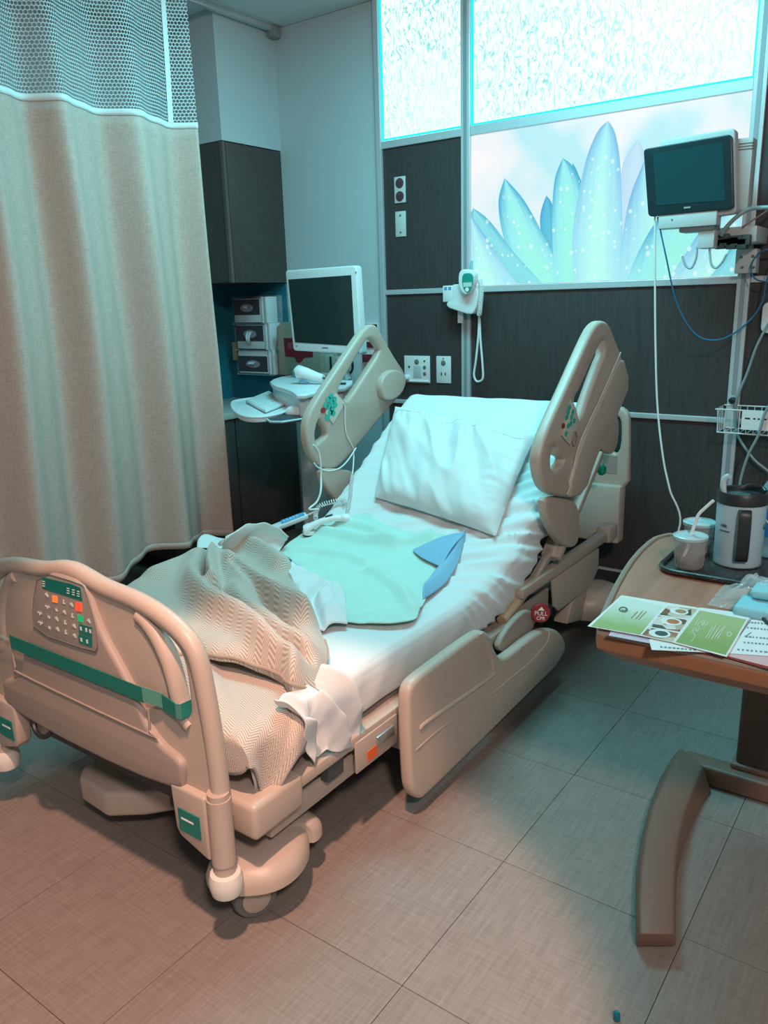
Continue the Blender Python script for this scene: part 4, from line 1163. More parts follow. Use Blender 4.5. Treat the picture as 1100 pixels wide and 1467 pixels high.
# ------------------------------------------------------------------ wall plates
def wallplate(name, label, cat, px, py, w, h, m, yface=PF):
    p = ony(px, py, yface); t = thing(name, label, cat, p)
    MB().box((p.x-w/2, yface-0.006, p.z-h/2), (p.x+w/2, yface-0.0002, p.z+h/2)).build('plate', m, t, bevel=0.002)
    return t, p
m_ivory = mat('ivory_plate', (0.62, 0.62, 0.58), 0.45)
t, p = wallplate('power_outlet', 'ivory duplex power outlet with two dark red sockets on dark panel', 'outlet', 573.5, 272, 0.07, 0.128, m_ivory)
for dz in (0.032, -0.032):
    so = MB().lathe([(0.025,0),(0.025,0.002),(0.020,0.003)], (p.x, p.y-0.006, p.z+dz), 20, Matrix.Rotation(math.pi/2, 3, 'X')).build('socket', mat('maroon_socket', (0.11, 0.045, 0.06), 0.4), t)
    for dx in (-0.007, 0.007): MB().box((p.x+dx-0.002, p.y-0.0098, p.z+dz-0.006), (p.x+dx+0.002, p.y-0.0085, p.z+dz+0.006)).build('slot', m_black, so, smooth=0)
t, p = wallplate('blank_wall_plate', 'ivory blank wall plate with two screws below the duplex outlet', 'wall plate', 574.5, 321, 0.066, 0.126, m_ivory)
for dz in (0.042, -0.042):
    MB().lathe([(0.006,0),(0.006,0.0015)], (p.x, p.y-0.006, p.z+dz), 12, Matrix.Rotation(math.pi/2, 3, 'X')).build('screw', m_seam, t)
t, p = wallplate('bed_socket_plate', 'wide white bed connection plate with round sockets behind the bed', 'wall plate', 598, 529, 0.165, 0.145, m_white)
for dx, dz, r, n in ((0.0,0.04,0.014,'round_socket'),(0.05,0.012,0.010,'round_socket'),(0.05,-0.022,0.010,'round_socket'),(-0.05,0.012,0.006,'round_socket'),(0.05,0.045,0.005,'round_socket')):
    MB().lathe([(r,0),(r,0.002),(r*0.7,0.004)], (p.x+dx, p.y-0.006, p.z+dz), 18, Matrix.Rotation(math.pi/2, 3, 'X')).build(n, m_seam if r > 0.008 else m_black, t)
MB().box((p.x-0.022, p.y-0.0085, p.z-0.045), (p.x+0.028, p.y-0.006, p.z+0.02)).build('cover_flap', mat('pale_grey_plastic', (0.55, 0.57, 0.57), 0.4), t, bevel=0.003)
pl_ = MB().lathe([(0.016,0),(0.018,0.01),(0.016,0.04),(0.008,0.055)], (p.x-0.06, p.y-0.006, p.z-0.045), 14, Matrix.Rotation(math.pi/2, 3, 'X')).build('plug', m_white, t)
MB().tube([(p.x-0.078, p.y-0.008, p.z-0.064), (p.x+0.078, p.y-0.008, p.z-0.064)], 0.006, 8).build('bottom_lip', m_white, t)
t, p = wallplate('call_socket_plate', 'narrow white nurse call plate beside the wide bed connection plate', 'wall plate', 636, 529.5, 0.09, 0.142, m_white)
MB().lathe([(0.014,0),(0.014,0.002),(0.010,0.004)], (p.x, p.y-0.006, p.z+0.035), 18, Matrix.Rotation(math.pi/2, 3, 'X')).build('round_socket', m_seam, t)
for dx in (-0.012, 0.012): MB().box((p.x+dx-0.003, p.y-0.0075, p.z-0.03), (p.x+dx+0.003, p.y-0.0058, p.z-0.015)).build('slot', m_black, t, smooth=0)
MB().lathe([(0.004,0),(0.004,0.002)], (p.x, p.y-0.006, p.z+0.058), 10, Matrix.Rotation(math.pi/2, 3, 'X')).build('status_light', m_seam, t)

# ------------------------------------------------------------------ electronic thermometer on the post
YP = PF-0.0185
Z5 = lambda pts: zr(pts, 530, 230, 210/790)
def q5(x, y, Y): return ony(*Z5([(x, y)])[0], Y)
p = q5(540, 760, YP)
th = thing('thermometer', 'white electronic thermometer with green face and coiled probe cord on wall bracket', 'thermometer', p)
MB().box((p.x-0.035, YP-0.03, p.z-0.05), (p.x+0.035, YP-0.0005, p.z+0.06)).build('bracket', m_white, th, bevel=0.006)
cradle = [q5(a, b, YP-0.05) for a, b in ((455,670),(500,665),(590,680),(602,720),(585,810),(560,832),(490,810),(432,790),(432,760),(470,755))]
panel('cradle', [C2([(v.x, v.z) for v in cradle], 1)], 0.022, 0.006, FY, -(YP-0.058), m_white, th)
bodyv = [q5(a, b, YP-0.10) for a, b in ((497,595),(520,585),(560,590),(577,610),(572,660),(555,705),(530,728),(508,712),(492,680),(489,630))]
bo = panel('body', [C2([(v.x, v.z) for v in bodyv], 1)], 0.016, 0.008, FY, -(YP-0.105), m_white, th)
facev = [q5(a, b, YP-0.13) for a, b in ((498,612),(530,605),(556,615),(556,655),(545,695),(527,715),(508,700),(496,665))]
fp = panel('face', [C2([(v.x, v.z) for v in facev], 1)], 0.001, 0.001, FY, -(YP-0.1302), mat('thermo_green', (0.01, 0.28, 0.22), 0.4), bo)
v0, v1 = q5(503, 658, YP-0.132), q5(548, 680, YP-0.132)
MB().box((v0.x, YP-0.1335, v1.z), (v1.x, YP-0.1315, v0.z)).build('display', mat('lcd_pale', (0.50, 0.66, 0.62), 0.3), fp, smooth=0)
v = q5(523, 695, YP-0.132)
MB().lathe([(0.010,0),(0.010,0.002)], (v.x, YP-0.1315, v.z), 16, Matrix.Rotation(math.pi/2, 3, 'X')).build('button', m_white, fp)
v0, v1 = q5(405, 675, YP-0.06), q5(465, 760, YP-0.06)
bx_ = MB().box((v0.x, YP-0.085, v1.z), (v1.x-0.005, YP-0.03, v0.z)).build('probe_cover_box', m_white, th, bevel=0.003)
for k in range(2):
    MB().box((v0.x+0.010+k*0.024, YP-0.0865, v0.z-0.022), (v0.x+0.026+k*0.024, YP-0.0845, v0.z-0.006)).build('print_mark', mat('soft_blue', (0.16, 0.32, 0.55), 0.5), bx_, smooth=0)
v0, v1 = q5(475, 810, YP-0.03), q5(503, 875, YP-0.03)
MB().box((v0.x, YP-0.035, v1.z), (v1.x, YP-0.028, v0.z)).build('tag', m_white, th, smooth=0)
MB().tube([q5(548, 600, YP-0.06), q5(546, 560, YP-0.06), q5(550, 540, YP-0.06)], [0.009, 0.007, 0.005], 10).build('probe', mat('clear_blue', (0.25, 0.5, 0.62), 0.3), th)
coil([q5(590, 640, YP-0.07), q5(600, 700, YP-0.07), q5(592, 800, YP-0.07), q5(588, 830, YP-0.06)], 0.010, 26, 0.0028, 'coiled_cord', th, m_white)
lp_ = [q5(a, b, YP-0.03) for a, b in ((588,830),(584,940),(570,1080),(560,1150),(570,1185),(590,1190),(608,1170),(606,1100),(595,960),(590,850))]
MB().tube(crom(lp_, 8), 0.0058, 8).build('hanging_cord', m_white, th)

# ------------------------------------------------------------------ built-in cupboard
m_cab = mat('cabinet_dark_oak', (0.075, 0.060, 0.055), 0.38, var=0.25, vscale=30)
ucab = thing('wall_cabinet', 'dark wood wall cabinet hanging under the white soffit', 'cabinet', (-3.55, 3.43, 1.53))
UX = SX+0.0
MB().box((XL+0.001, SY+0.006, 1.532), (UX-0.022, YB-0.001, 2.250)).build('carcass', m_cab, ucab, smooth=0)
MB().box((UX-0.021, SY+0.024, 1.530), (UX, YB-0.004, 2.246)).build('door', m_cab, ucab, bevel=0.002)
MB().box((UX-0.021, SY, 1.530), (UX-0.001, SY+0.020, 2.248)).build('edge_strip', mat('edge_brown', (0.12, 0.10, 0.095), 0.4), ucab, smooth=0)
bcab = thing('base_cabinet', 'dark wood base cabinet under the pale counter behind the computer cart', 'cabinet', (-3.55, 3.1, 0))
MB().box((XL+0.013, 2.62, 0.09), (SX-0.01, YB-0.001, 0.79)).build('carcass', m_cab, bcab, smooth=0)
for a, b in ((2.63, 3.13), (3.14, 3.65)):
    MB().box((SX-0.009, a, 0.10), (SX+0.010, b, 0.785)).build('door', m_cab, bcab, bevel=0.002)
MB().box((XL+0.05, 2.65, 0.0), (SX-0.06, YB-0.001, 0.09)).build('toe_kick', m_black, bcab, smooth=0)
counter = tag(MB().box((XL+0.001, 2.60, 0.791), (SX+0.028, YB-0.001, 0.828)).build('counter_top', mat('counter_grey_green', (0.42, 0.47, 0.44), 0.4, var=0.1, vscale=40), bevel=0.004), 'pale grey green counter top over the dark base cabinet', 'counter')
splash = MB().box((XL+0.0005, 2.6, 0.829), (XL+0.012, YB-0.013, 1.528)).build('splash_panel', mat('blue_lit_backing', (0.02, 0.16, 0.22), 0.35), bcab, smooth=0)  # blue light and shade inside the niche are put into this colour
MB().box((XL+0.012, YB-0.012, 0.829), (-3.335, YB-0.0005, 1.528)).build('splash_panel', MATS['blue_lit_backing'], bcab, smooth=0)

# glove boxes in a wall rack inside the niche
rack = thing('glove_rack', 'clear wall rack holding three glove boxes in the blue niche', 'rack', (-3.58, 3.58, 1.0))
Zg = lambda x, y, Y: ony(300+x*0.2725, 380+y*0.2727, Y)
m_clear = mat('clear_plastic', (0.55, 0.68, 0.72), 0.15, alpha=0.30)
YG = 3.55
gl = [((125,180),(270,300)), ((140,315),(290,440)), ((150,450),(310,570))]
boxl = ['topmost white glove box with grey gloves in the niche rack', 'middle white glove box with a glove hanging out of it', 'lowest white glove box with dark label in the niche rack']
for i, ((x0, y0), (x1, y1)) in enumerate(gl):
    a, b = Zg(x0, y0, YG), Zg(x1, y1, YG)
    gb = thing('glove_box', boxl[i], 'box', (0.5*(a.x+b.x), YG+0.03, b.z), 0, 'glove boxes in the rack')
    MB().box((a.x, YG, b.z), (b.x, YB-0.03, a.z)).build('carton', mat('carton_white', (0.62, 0.63, 0.63), 0.7), gb, bevel=0.002)
    w = b.x-a.x; h = a.z-b.z; zc = b.z + h*(0.62 if i < 2 else 0.42)
    MB().box((a.x+0.002, YG-0.001, zc-h*(0.30 if i < 2 else 0.35)), (b.x-0.002, YG-0.0001, zc+h*0.36)).build('printed_label', mat('carton_dark_print', (0.055, 0.05, 0.06), 0.6), gb, smooth=0)
    ell = [(0.5*(a.x+b.x)+w*0.24*math.cos(t*math.pi/12), zc+h*0.17*math.sin(t*math.pi/12)) for t in range(24)]
    MB().prism([Vector((u_, YG-0.0011, v_)) for u_, v_ in ell], (0, -0.0008, 0)).build('opening', mat('glove_grey', (0.30, 0.29, 0.31), 0.7), gb, smooth=0)
    gv = MB()
    gv.grid(lambda u, v: (0.5*(a.x+b.x)+w*0.22*(u-0.5)*(1-0.4*v), YG-0.003-0.020*math.sin(math.pi*v)*(0.4+0.6*abs(math.sin(u*7+i))), zc+h*0.10-v*h*(0.15 if i != 1 else 0.55)), 14, 10)
    gv.build('glove', mat('glove_pale', (0.60, 0.61, 0.63), 0.6), gb, smooth=70)
    for k in range(2):
        MB().box((b.x+0.010+k*0.030, YG-0.003, b.z-0.004), (b.x+0.026+k*0.030, YB-0.02, a.z+0.01)).build('end_strip', mat('rack_white_strip', (0.70, 0.74, 0.75), 0.4), rack, bevel=0.001)
    MB().box((a.x-0.008, YG-0.012, b.z-0.010), (b.x+0.058, YB-0.013, b.z-0.005)).build('shelf', m_clear, rack, smooth=0)
MB().box((Zg(105,400,YG).x, YG+0.02, Zg(105,500,YG).z), (Zg(128,400,YG).x, YG+0.06, Zg(105,405,YG).z)).build('side_tab', mat('kraft', (0.30, 0.22, 0.14), 0.7), rack, smooth=0)
MB().box((-3.79, YB-0.0135, 0.98), (-3.37, YB-0.0122, 1.46)).build('back_plate', m_clear, rack, smooth=0)

# ------------------------------------------------------------------ sharps container and dispensers on the white wall
YS = 3.52
a, b = Zg(348, 300, YS), Zg(590, 585, YS)
sh = thing('sharps_container', 'beige wall sharps container with red hazard panel behind the monitor', 'sharps container', (0.5*(a.x+b.x), YB-0.07, b.z))
o_ = [(a.x, b.z), (b.x, b.z), (b.x, a.z-0.01), (b.x-0.02, a.z), (a.x+0.05, a.z), (a.x, a.z-0.025)]
MB().prism([Vector((x, YS, z)) for x, z in o_], (0, YB-0.001-YS, 0)).build('housing', mat('sharps_beige', (0.42, 0.34, 0.26), 0.5), sh, bevel=0.008)
r_ = [Zg(x, y, YS) for x, y in ((392,382),(540,385),(545,480),(500,484),(480,510),(462,508),(450,482),(400,478))]
hz = MB().prism([Vector((v.x, YS-0.0002, v.z)) for v in r_], (0, -0.003, 0)).build('hazard_panel', mat('hazard_red', (0.28, 0.02, 0.03), 0.45), sh, smooth=0)
r_ = [Zg(x, y, YS) for x, y in ((415,405),(440,405),(440,440),(415,440))]
MB().prism([Vector((v.x, YS-0.0034, v.z)) for v in r_], (0, -0.001, 0)).build('lighter_print', mat('hazard_pale', (0.42, 0.08, 0.09), 0.5), hz, smooth=0)
v = Zg(360, 440, YS); MB().lathe([(0.012,0),(0.012,0.006),(0.007,0.008)], (v.x, YS, v.z), 16, Matrix.Rotation(math.pi/2, 3, 'X')).build('lock', m_steel, sh)
# maroon card holder to the right of the monitor
YQ = YB-0.03
ch = thing('card_holder', 'white wall holder with three maroon cards right of the computer monitor', 'holder', Zg(850, 480, YQ))
a, b = Zg(800, 305, YQ), Zg(880, 520, YQ)
MB().box((a.x, YQ+0.004, b.z), (b.x+0.004, YB-0.001, a.z)).build('back_plate', m_white, ch, bevel=0.002)
for y0, y1 in ((310,342),(402,432),(468,510)):
    a, b = Zg(806, y0, YQ), Zg(880, y1, YQ)
    MB().box((a.x, YQ-0.006, b.z), (b.x, YQ+0.0035, a.z)).build('card', mat('maroon_card', (0.15, 0.02, 0.035), 0.5), ch, bevel=0.001)
a, b = Zg(592, 470, 3.56), Zg(690, 600, 3.56)
dp = thing('tissue_dispenser', 'cream wall dispenser with dark slots below the computer monitor', 'dispenser', (0.5*(a.x+b.x), 3.6, b.z))
MB().box((a.x, 3.56, b.z), (b.x, YB-0.001, a.z)).build('case', mat('cream_case', (0.50, 0.47, 0.40), 0.5), dp, bevel=0.004)
for x0 in (632, 668):
    q0, q1 = Zg(x0, 480, 3.56), Zg(x0+14, 575, 3.56)
    MB().box((q0.x, 3.5565, q1.z), (q1.x, 3.5595, q0.z)).build('slot', m_black, dp, smooth=0)

# ------------------------------------------------------------------ privacy curtain
XC = -2.86
cur = thing('privacy_curtain', 'beige pleated privacy curtain with white mesh top', 'curtain', (XC, 1.6, 0.3))
CY0, CY1 = 0.55, 2.60
def cfold(y, z):
    t = (y-2.60)
    a = 0.085*(0.85+0.25*noise.noise(Vector((y*1.3, 0, 3))))
    ph = 2*math.pi*(t/0.345) + 0.9*noise.noise(Vector((y*1.7, z*0.35, 1)))
    s = math.sin(ph+0.4)
    x = a*(0.75*s + 0.25*math.sin(2*ph+0.8))
    damp = 0.55 + 0.45*sstep(2.75, 1.6, z)
    return x*damp + 0.012*noise.noise(Vector((y*5, z*1.1, 2)))
def cpt(y, z):
    yy = y + 0.02*(2.2-z)*0 + 0.015*math.sin(z*1.7+y*3)
    return Vector((XC + cfold(y, z) - 0.05*max(0, 1.2-z)*0.3, yy, z))
def hemz(y): return 0.315 + 0.012*math.sin(y*9) - 0.03*sstep(2.05, 1.9, y)
def fabric():
    g = NT('curtain_fabric'); o = g.n('ShaderNodeNewGeometry').outputs['Position']
    a = g.noise(g.mapping(o, (250, 250, 40)), 1.0, 2); b = g.noise(g.mapping(o, (40, 40, 320)), 1.0, 2)
    w = g.math('ADD', g.math('MULTIPLY', a, 0.5), g.math('MULTIPLY', b, 0.5))
    g.link(g.ramp(w, [(0.3, (0.46, 0.325, 0.275)), (0.7, (0.66, 0.485, 0.415))]), g.b.inputs['Base Color'])
    g.b.inputs['Roughness'].default_value = 0.75
    g.bump(w, 0.25, 0.001)
    return g.m
def netting():
    g = NT('curtain_mesh'); uv = g.n('ShaderNodeUVMap').outputs[0]
    vo = g.n('ShaderNodeTexVoronoi', feature='DISTANCE_TO_EDGE'); vo.inputs['Randomness'].default_value = 0.0; vo.inputs['Scale'].default_value = 1.0
    sp = g.n('ShaderNodeSeparateXYZ'); g.link(uv, sp.inputs[0])
    row = g.math('FLOOR', g.math('MULTIPLY', sp.outputs[1], 46.0))
    sh_ = g.math('MULTIPLY', g.math('MODULO', row, 2.0), 0.5)
    fx = g.math('FRACT', g.math('ADD', g.math('MULTIPLY', sp.outputs[0], 190.0), sh_)); fy = g.math('FRACT', g.math('MULTIPLY', sp.outputs[1], 46.0))
    dx = g.math('SUBTRACT', fx, 0.5); dy = g.math('SUBTRACT', fy, 0.5)
    d = g.math('SQRT', g.math('ADD', g.math('MULTIPLY', dx, dx), g.math('MULTIPLY', dy, dy)))
    al = g.math('MULTIPLY', g.math('SUBTRACT', d, 0.40), 14.0, clamp=True)
    g.link(al, g.b.inputs['Alpha'])
    g.b.inputs['Base Color'].default_value = (0.62, 0.65, 0.66, 1); g.b.inputs['Roughness'].default_value = 0.8
    return g.m
ZB = 2.155
mbc = MB().grid(lambda u, v: cpt(CY0+(CY1-CY0)*u, hemz(CY0+(CY1-CY0)*u)*(1-v)+ZB*v), 260, 46)
cf = mbc.build('fabric_panel', fabric(), cur, smooth=80, fixn=False)
cf.modifiers.new('t', 'SOLIDIFY').thickness = 0.002
MB().grid(lambda u, v: cpt(CY0+(CY1-CY0)*u, ZB+0.018+(2.80-ZB-0.018)*v), 260, 20).build('mesh_top', netting(), cur, smooth=80, fixn=False)
bd = MB().grid(lambda u, v: cpt(CY0+(CY1-CY0)*u, ZB-0.002+0.024*v)+Vector((0.003, 0, 0)), 260, 2).build('white_band', mat('band_white', (0.80, 0.81, 0.80), 0.7), cur, smooth=80, fixn=False)
bd.modifiers.new('t', 'SOLIDIFY').thickness = 0.003
hm = MB().grid(lambda u, v: cpt(CY0+(CY1-CY0)*u, hemz(CY0+(CY1-CY0)*u)+0.03*v)+Vector((0.002, 0, 0)), 260, 2).build('hem', MATS['curtain_fabric'], cur, smooth=80, fixn=False)
hm.modifiers.new('t', 'SOLIDIFY').thickness = 0.003
mv = [Vector((0, 0, 0))]
MB().grid(lambda u, v: cpt(CY1-0.09+0.022*u, ZB+0.02+(2.80-ZB-0.02)*v)+Vector((0.004, 0, 0)), 3, 16).build('seam_strip', MATS['band_white'], cur, smooth=80, fixn=False)
MB().grid(lambda u, v: cpt(CY0+(CY1-CY0)*u, 2.795+0.03*v), 260, 2).build('heading_tape', MATS['band_white'], cur, smooth=80, fixn=False)
tr_ = tag(MB().box((XC-0.012, 0.3, 2.838), (XC+0.012, 2.9, 2.869)).build('curtain_track', m_rail, bevel=0.003), 'aluminium ceiling track carrying the privacy curtain', 'curtain track')
for k in range(14):
    y = CY0+0.05+k*(CY1-CY0-0.1)/13
    MB().box((XC-0.006, y-0.003, 2.80), (XC+0.006, y+0.003, 2.8375)).build('glider', m_white, tr_, smooth=0)
# second ceiling track end above the soffit corner
t2 = thing('track_end', 'short pale ceiling track with end stop along the soffit', 'curtain track', (-3.28, 3.4, 2.84))
MB().box((-3.300, 2.7, 2.842), (-3.268, 3.60, 2.869)).build('track', m_rail, t2, bevel=0.003)
MB().box((-3.312, 3.585, 2.815), (-3.256, 3.645, 2.869)).build('end_stop', mat('stop_grey', (0.30, 0.32, 0.32), 0.5), t2, bevel=0.006)

# ------------------------------------------------------------------ computer cart
cart = thing('computer_cart', 'white rolling workstation cart between the curtain and the bed', 'cart', (-2.62, 3.02, 0))
Z4 = lambda x, y: (300+x*0.2725, 380+y*0.2727)
def q4(x, y, z): return onz(*Z4(x, y), z)
ZT = 1.035
topl = [q4(a, b, ZT) for a, b in ((312,604),(400,578),(590,560),(760,575),(745,640),(600,655),(470,690),(425,655),(330,630))]
topl = [(v.x, v.y) for v in topl]
m_cart = mat('cart_white', (0.72, 0.74, 0.75), 0.35)
tb = panel('worktop', [C2(topl, 1)], 0.004, 0.006, FZ, ZT-0.010, m_cart, cart)
cenx = sum(p[0] for p in topl)/len(topl); ceny = sum(p[1] for p in topl)/len(topl)
inner = [(cenx+(a-cenx)*0.93, ceny+(b-ceny)*0.90) for a, b in topl]
panel('drawer_box', [C2(inner, 1)], 0.038, 0.006, FZ, ZT-0.068, m_cart, cart)
ZK = 0.945
trl = [q4(a, b, ZK) for a, b in ((110,722),(150,710),(300,690),(420,705),(430,745),(390,778),(290,800),(180,800),(125,765))]
trl = [(v.x, v.y) for v in trl]
kt = panel('keyboard_tray', [C2(trl, 2)], 0.004, 0.006, FZ, ZK-0.012, m_cart, cart)
rimv = [Vector((a, b, ZK+0.001)) for a, b in C2(trl, 2)]
MB().tube(rimv, 0.006, 8, closed=True).build('tray_rim', m_cart, kt)
mtl = [q4(a, b, ZK) for a, b in ((285,785),(400,755),(515,745),(525,790),(330,818))]
mt_ = panel('mouse_tray', [C2([(v.x, v.y) for v in mtl], 1)], 0.003, 0.003, FZ, ZK-0.014, mat('mouse_pad_dark', (0.05, 0.06, 0.07), 0.5), cart)
MB().tube([Vector((v.x, v.y, ZK-0.010)) for v in chaikin([Vector((a_.x, a_.y, 0)) for a_ in mtl], 1)], 0.0045, 8, closed=True).build('tray_rim', mat('tray_cyan', (0.45, 0.68, 0.72), 0.4), mt_)
cx_, cy_ = cenx, ceny
MB().box((cx_-0.05, cy_-0.03, 0.12), (cx_+0.05, cy_+0.05, ZT-0.11)).build('column', m_cart, cart, bevel=0.01)
for k in range(5):
    an = math.radians(20+72*k); e = Vector((cx_+0.25*math.cos(an), cy_+0.01+0.25*math.sin(an), 0.085))
    lg = MB().bar((cx_, cy_+0.01, 0.115), e, 0.05, 0.035).build('leg', m_cart, cart, bevel=0.006)
    MB().lathe([(0.02,-0.012),(0.034,-0.011),(0.036,0),(0.034,0.011),(0.02,0.012)], (e.x, e.y, 0.036), 18, Matrix.Rotation(math.pi/2, 3, 'X')).build('wheel', m_rubber, lg)
    MB().tube([(e.x, e.y, 0.05), (e.x, e.y, 0.085)], 0.008, 8).build('caster_stem', m_steel, lg)
# monitor arm and monitor
YMN = 3.06
def q4y(x, y, Y): return ony(*Z4(x, y), Y)
aa = q4y(735, 625, YMN+0.06)
MB().tube([Vector((aa.x, aa.y, ZT)), q4y(700, 520, YMN+0.06), q4y(640, 400, YMN+0.06), q4y(610, 300, YMN+0.05)], 0.018, 12).build('monitor_post', mat('post_grey', (0.50, 0.53, 0.55), 0.35), cart)
MB().tube(crom([q4y(745, 480, YMN+0.08), q4y(752, 540, YMN+0.07), q4y(730, 575, YMN+0.07), q4y(660, 600, YMN+0.06)], 6), 0.006, 8).build('monitor_cable', m_black, cart)
mon = thing('computer_monitor', 'flat computer monitor with white bezel standing on the cart', 'monitor', q4y(600, 460, YMN))
frame4 = [(397,28),(770,0),(825,465),(440,448)]
c4 = [q4y(a, b, YMN) for a, b in frame4]
c4[1] = q4y(768, 0, YMN-0.0); c4[2] = q4y(800, 470, YMN)
mo = [(v.x, v.z) for v in c4]
def rpoly(P, r):
    out = []; n = len(P)
    for i in range(n):
        p0, p1, p2 = Vector(P[i-1]), Vector(P[i]), Vector(P[(i+1) % n])
        a_ = p1+(p0-p1).normalized()*r; b_ = p1+(p2-p1).normalized()*r
        for k in range(6):
            t = k/5; out.append(tuple(a_*(1-t)**2+p1*2*t*(1-t)+b_*t*t))
    return out
mb_ = panel('bezel', [rpoly(mo, 0.018)], 0.018, 0.006, FY, -(YMN+0.024), m_cart, mon)
sc = [q4y(a, b, YMN) for a, b in ((415,75),(745,52),(765,425),(450,405))]
MB().prism([Vector((v.x, YMN-0.0002, v.z)) for v in sc], (0, -0.0012, 0)).build('screen', mat('dark_screen', (0.018, 0.035, 0.034), 0.22), mon, smooth=0)
c0, c2_ = mo[0], mo[2]
MB().box((mo[0][0]+0.09, YMN+0.048, mo[2][1]+0.06), (mo[2][0]-0.08, YMN+0.085, mo[0][1]-0.06)).build('back_cover', m_cart, mon, bevel=0.01)
for x_, y_ in ((770,38), (458,425), (783,457)):
    v = q4y(x_, y_, YMN); MB().lathe([(0.004,0),(0.004,0.0015)], (v.x, YMN, v.z), 10, Matrix.Rotation(math.pi/2, 3, 'X')).build('indicator', m_seam, mon)
v = q4y(608, 434, YMN); MB().box((v.x-0.02, YMN-0.0012, v.z-0.003), (v.x+0.02, YMN-0.0002, v.z+0.003)).build('badge', m_seam, mon, smooth=0)
# keyboard, mouse, scanner
kb_ = thing('keyboard', 'thin white keyboard in a cover on the cart tray', 'keyboard', q4(300, 715, ZK+0.005))
kq = [q4(a, b, ZK+0.014) for a, b in ((190,708),(310,658),(420,715),(295,763))]
MB().prism([v - Vector((0, 0, 0.012)) for v in kq], (0, 0, 0.012)).build('case', mat('keyboard_white', (0.66, 0.70, 0.70), 0.5), kb_, bevel=0.003)
ka, kb2, kc, kd = kq
for i in range(10):
    for j in range(4):
        u, v = 0.06+i*0.09, 0.08+j*0.225
        def bl(u, v): return (ka*(1-u)+kb2*u)*(1-v) + (kd*(1-u)+kc*u)*v + Vector((0, 0, 0.0002))
        MB().prism([bl(v*0+u, v), bl(u+0.075, v), bl(u+0.075, v+0.18), bl(u, v+0.18)], (0, 0, 0.0025)).build('key', mat('key_white', (0.74, 0.77, 0.77), 0.5), kb_, smooth=0)
ms = thing('mouse', 'white computer mouse on the dark mouse tray', 'computer mouse', q4(450, 770, ZK))
mc = q4(450, 772, ZK)
msm = MB().grid(lambda u, v: (mc.x+0.056*math.cos(2*math.pi*u)*math.cos(v*math.pi/2)*(1+0.08*math.cos(2*math.pi*u)), mc.y+0.034*math.sin(2*math.pi*u)*math.cos(v*math.pi/2), ZK-0.0065+0.036*math.sin(v*math.pi/2)**0.8), 28, 10)
msm.build('shell', m_white, ms, smooth=70)
MB().tube([mc+Vector((0.026, -0.006, 0.0265)), mc+Vector((0.046, -0.006, 0.018))], 0.004, 8).build('scroll_wheel', m_seam, ms)
MB().tube(crom([mc+Vector((0.054, 0.004, 0.004)), mc+Vector((0.08, 0.02, 0.002)), mc+Vector((0.10, 0.05, 0.001))], 6), 0.0022, 6).build('cable', m_cord, ms)
sn = thing('barcode_scanner', 'white and teal handheld barcode scanner lying on the cart top', 'scanner', q4(510, 595, ZT+0.002))
s0, s1 = q4(470, 590, ZT+0.03), q4(598, 592, ZT+0.03)
dsn = (s1-s0)
MB().tube([s0+Vector((0, 0, 0.022))-dsn*0.05, s0+Vector((0, 0, 0.026)), s0+dsn*0.3+Vector((0, 0, 0.018)), s0+dsn*0.7+Vector((0, 0, 0.004)), s1-Vector((0, 0, 0.002))], [0.026, 0.034, 0.030, 0.024, 0.018], 14).build('body', m_white, sn, smooth=60)
MB().tube([s0-dsn*0.13+Vector((0, 0, 0.002)), s0-dsn*0.08+Vector((0, 0, 0.026)), s0+Vector((0, 0, 0.052))], [0.018, 0.021, 0.012], 12).build('teal_head', mat('scanner_teal', (0.02, 0.34, 0.38), 0.4), sn, smooth=60)
MB().tube(crom([s0+Vector((0.02, -0.02, -0.015)), s0+dsn*0.35+Vector((0, -0.03, -0.012)), s0+dsn*0.55+Vector((0, -0.028, -0.02))], 5), 0.005, 8).build('trigger_guard', mat('scanner_blue', (0.10, 0.30, 0.42), 0.4), sn)
MB().tube(crom([s1, s1+dsn*0.2+Vector((0, 0, -0.012)), s1+dsn*0.5+Vector((0, -0.02, -0.022)), s1+dsn*0.9+Vector((0, 0, -0.024))], 6), 0.005, 8).build('cable', m_black, sn)

# ------------------------------------------------------------------ patient monitor on the wall rail
m_grey = mat('device_grey', (0.55, 0.57, 0.56), 0.4)
YM = 3.30
MX = C3
pmn = thing('patient_monitor', 'dark screened patient monitor on an arm in front of the flower print', 'monitor', ony(990, 310, YM))
Zm = lambda pts: zr(pts, 880, 160, 220/598)
def qm(x, y, Y): return ony(*Zm([(x, y)])[0], Y)
fr = [qm(112,145,YM), qm(456,86,YM), qm(464,378,YM), qm(131,409,YM)]
fl_ = rpoly([(v.x, v.z) for v in fr], 0.016)
sh_ = [qm(180,112,YM+0.03), qm(470,62,YM+0.03), qm(476,395,YM+0.03), qm(180,440,YM+0.03)]
panel('shell', [rpoly([(v.x, v.z) for v in sh_], 0.016)], 0.022, 0.006, FY, -(YM+0.055), m_grey, pmn)
bz = panel('bezel', [fl_], 0.008, 0.004, FY, -(YM+0.013), mat('monitor_black', (0.012, 0.03, 0.035), 0.25), pmn)
sc = [qm(150,165,YM), qm(420,118,YM), qm(430,345,YM), qm(165,365,YM)]
MB().prism([Vector((v.x, YM+0.0008, v.z)) for v in sc], (0, -0.0012, 0)).build('screen', mat('monitor_glass', (0.012, 0.055, 0.062), 0.15), bz, smooth=0)
v = qm(283, 373, YM); MB().box((v.x-0.012, YM-0.0005, v.z-0.003), (v.x+0.012, YM+0.001, v.z+0.003)).build('badge', mat('badge_grey', (0.3, 0.38, 0.38), 0.4), bz, smooth=0)
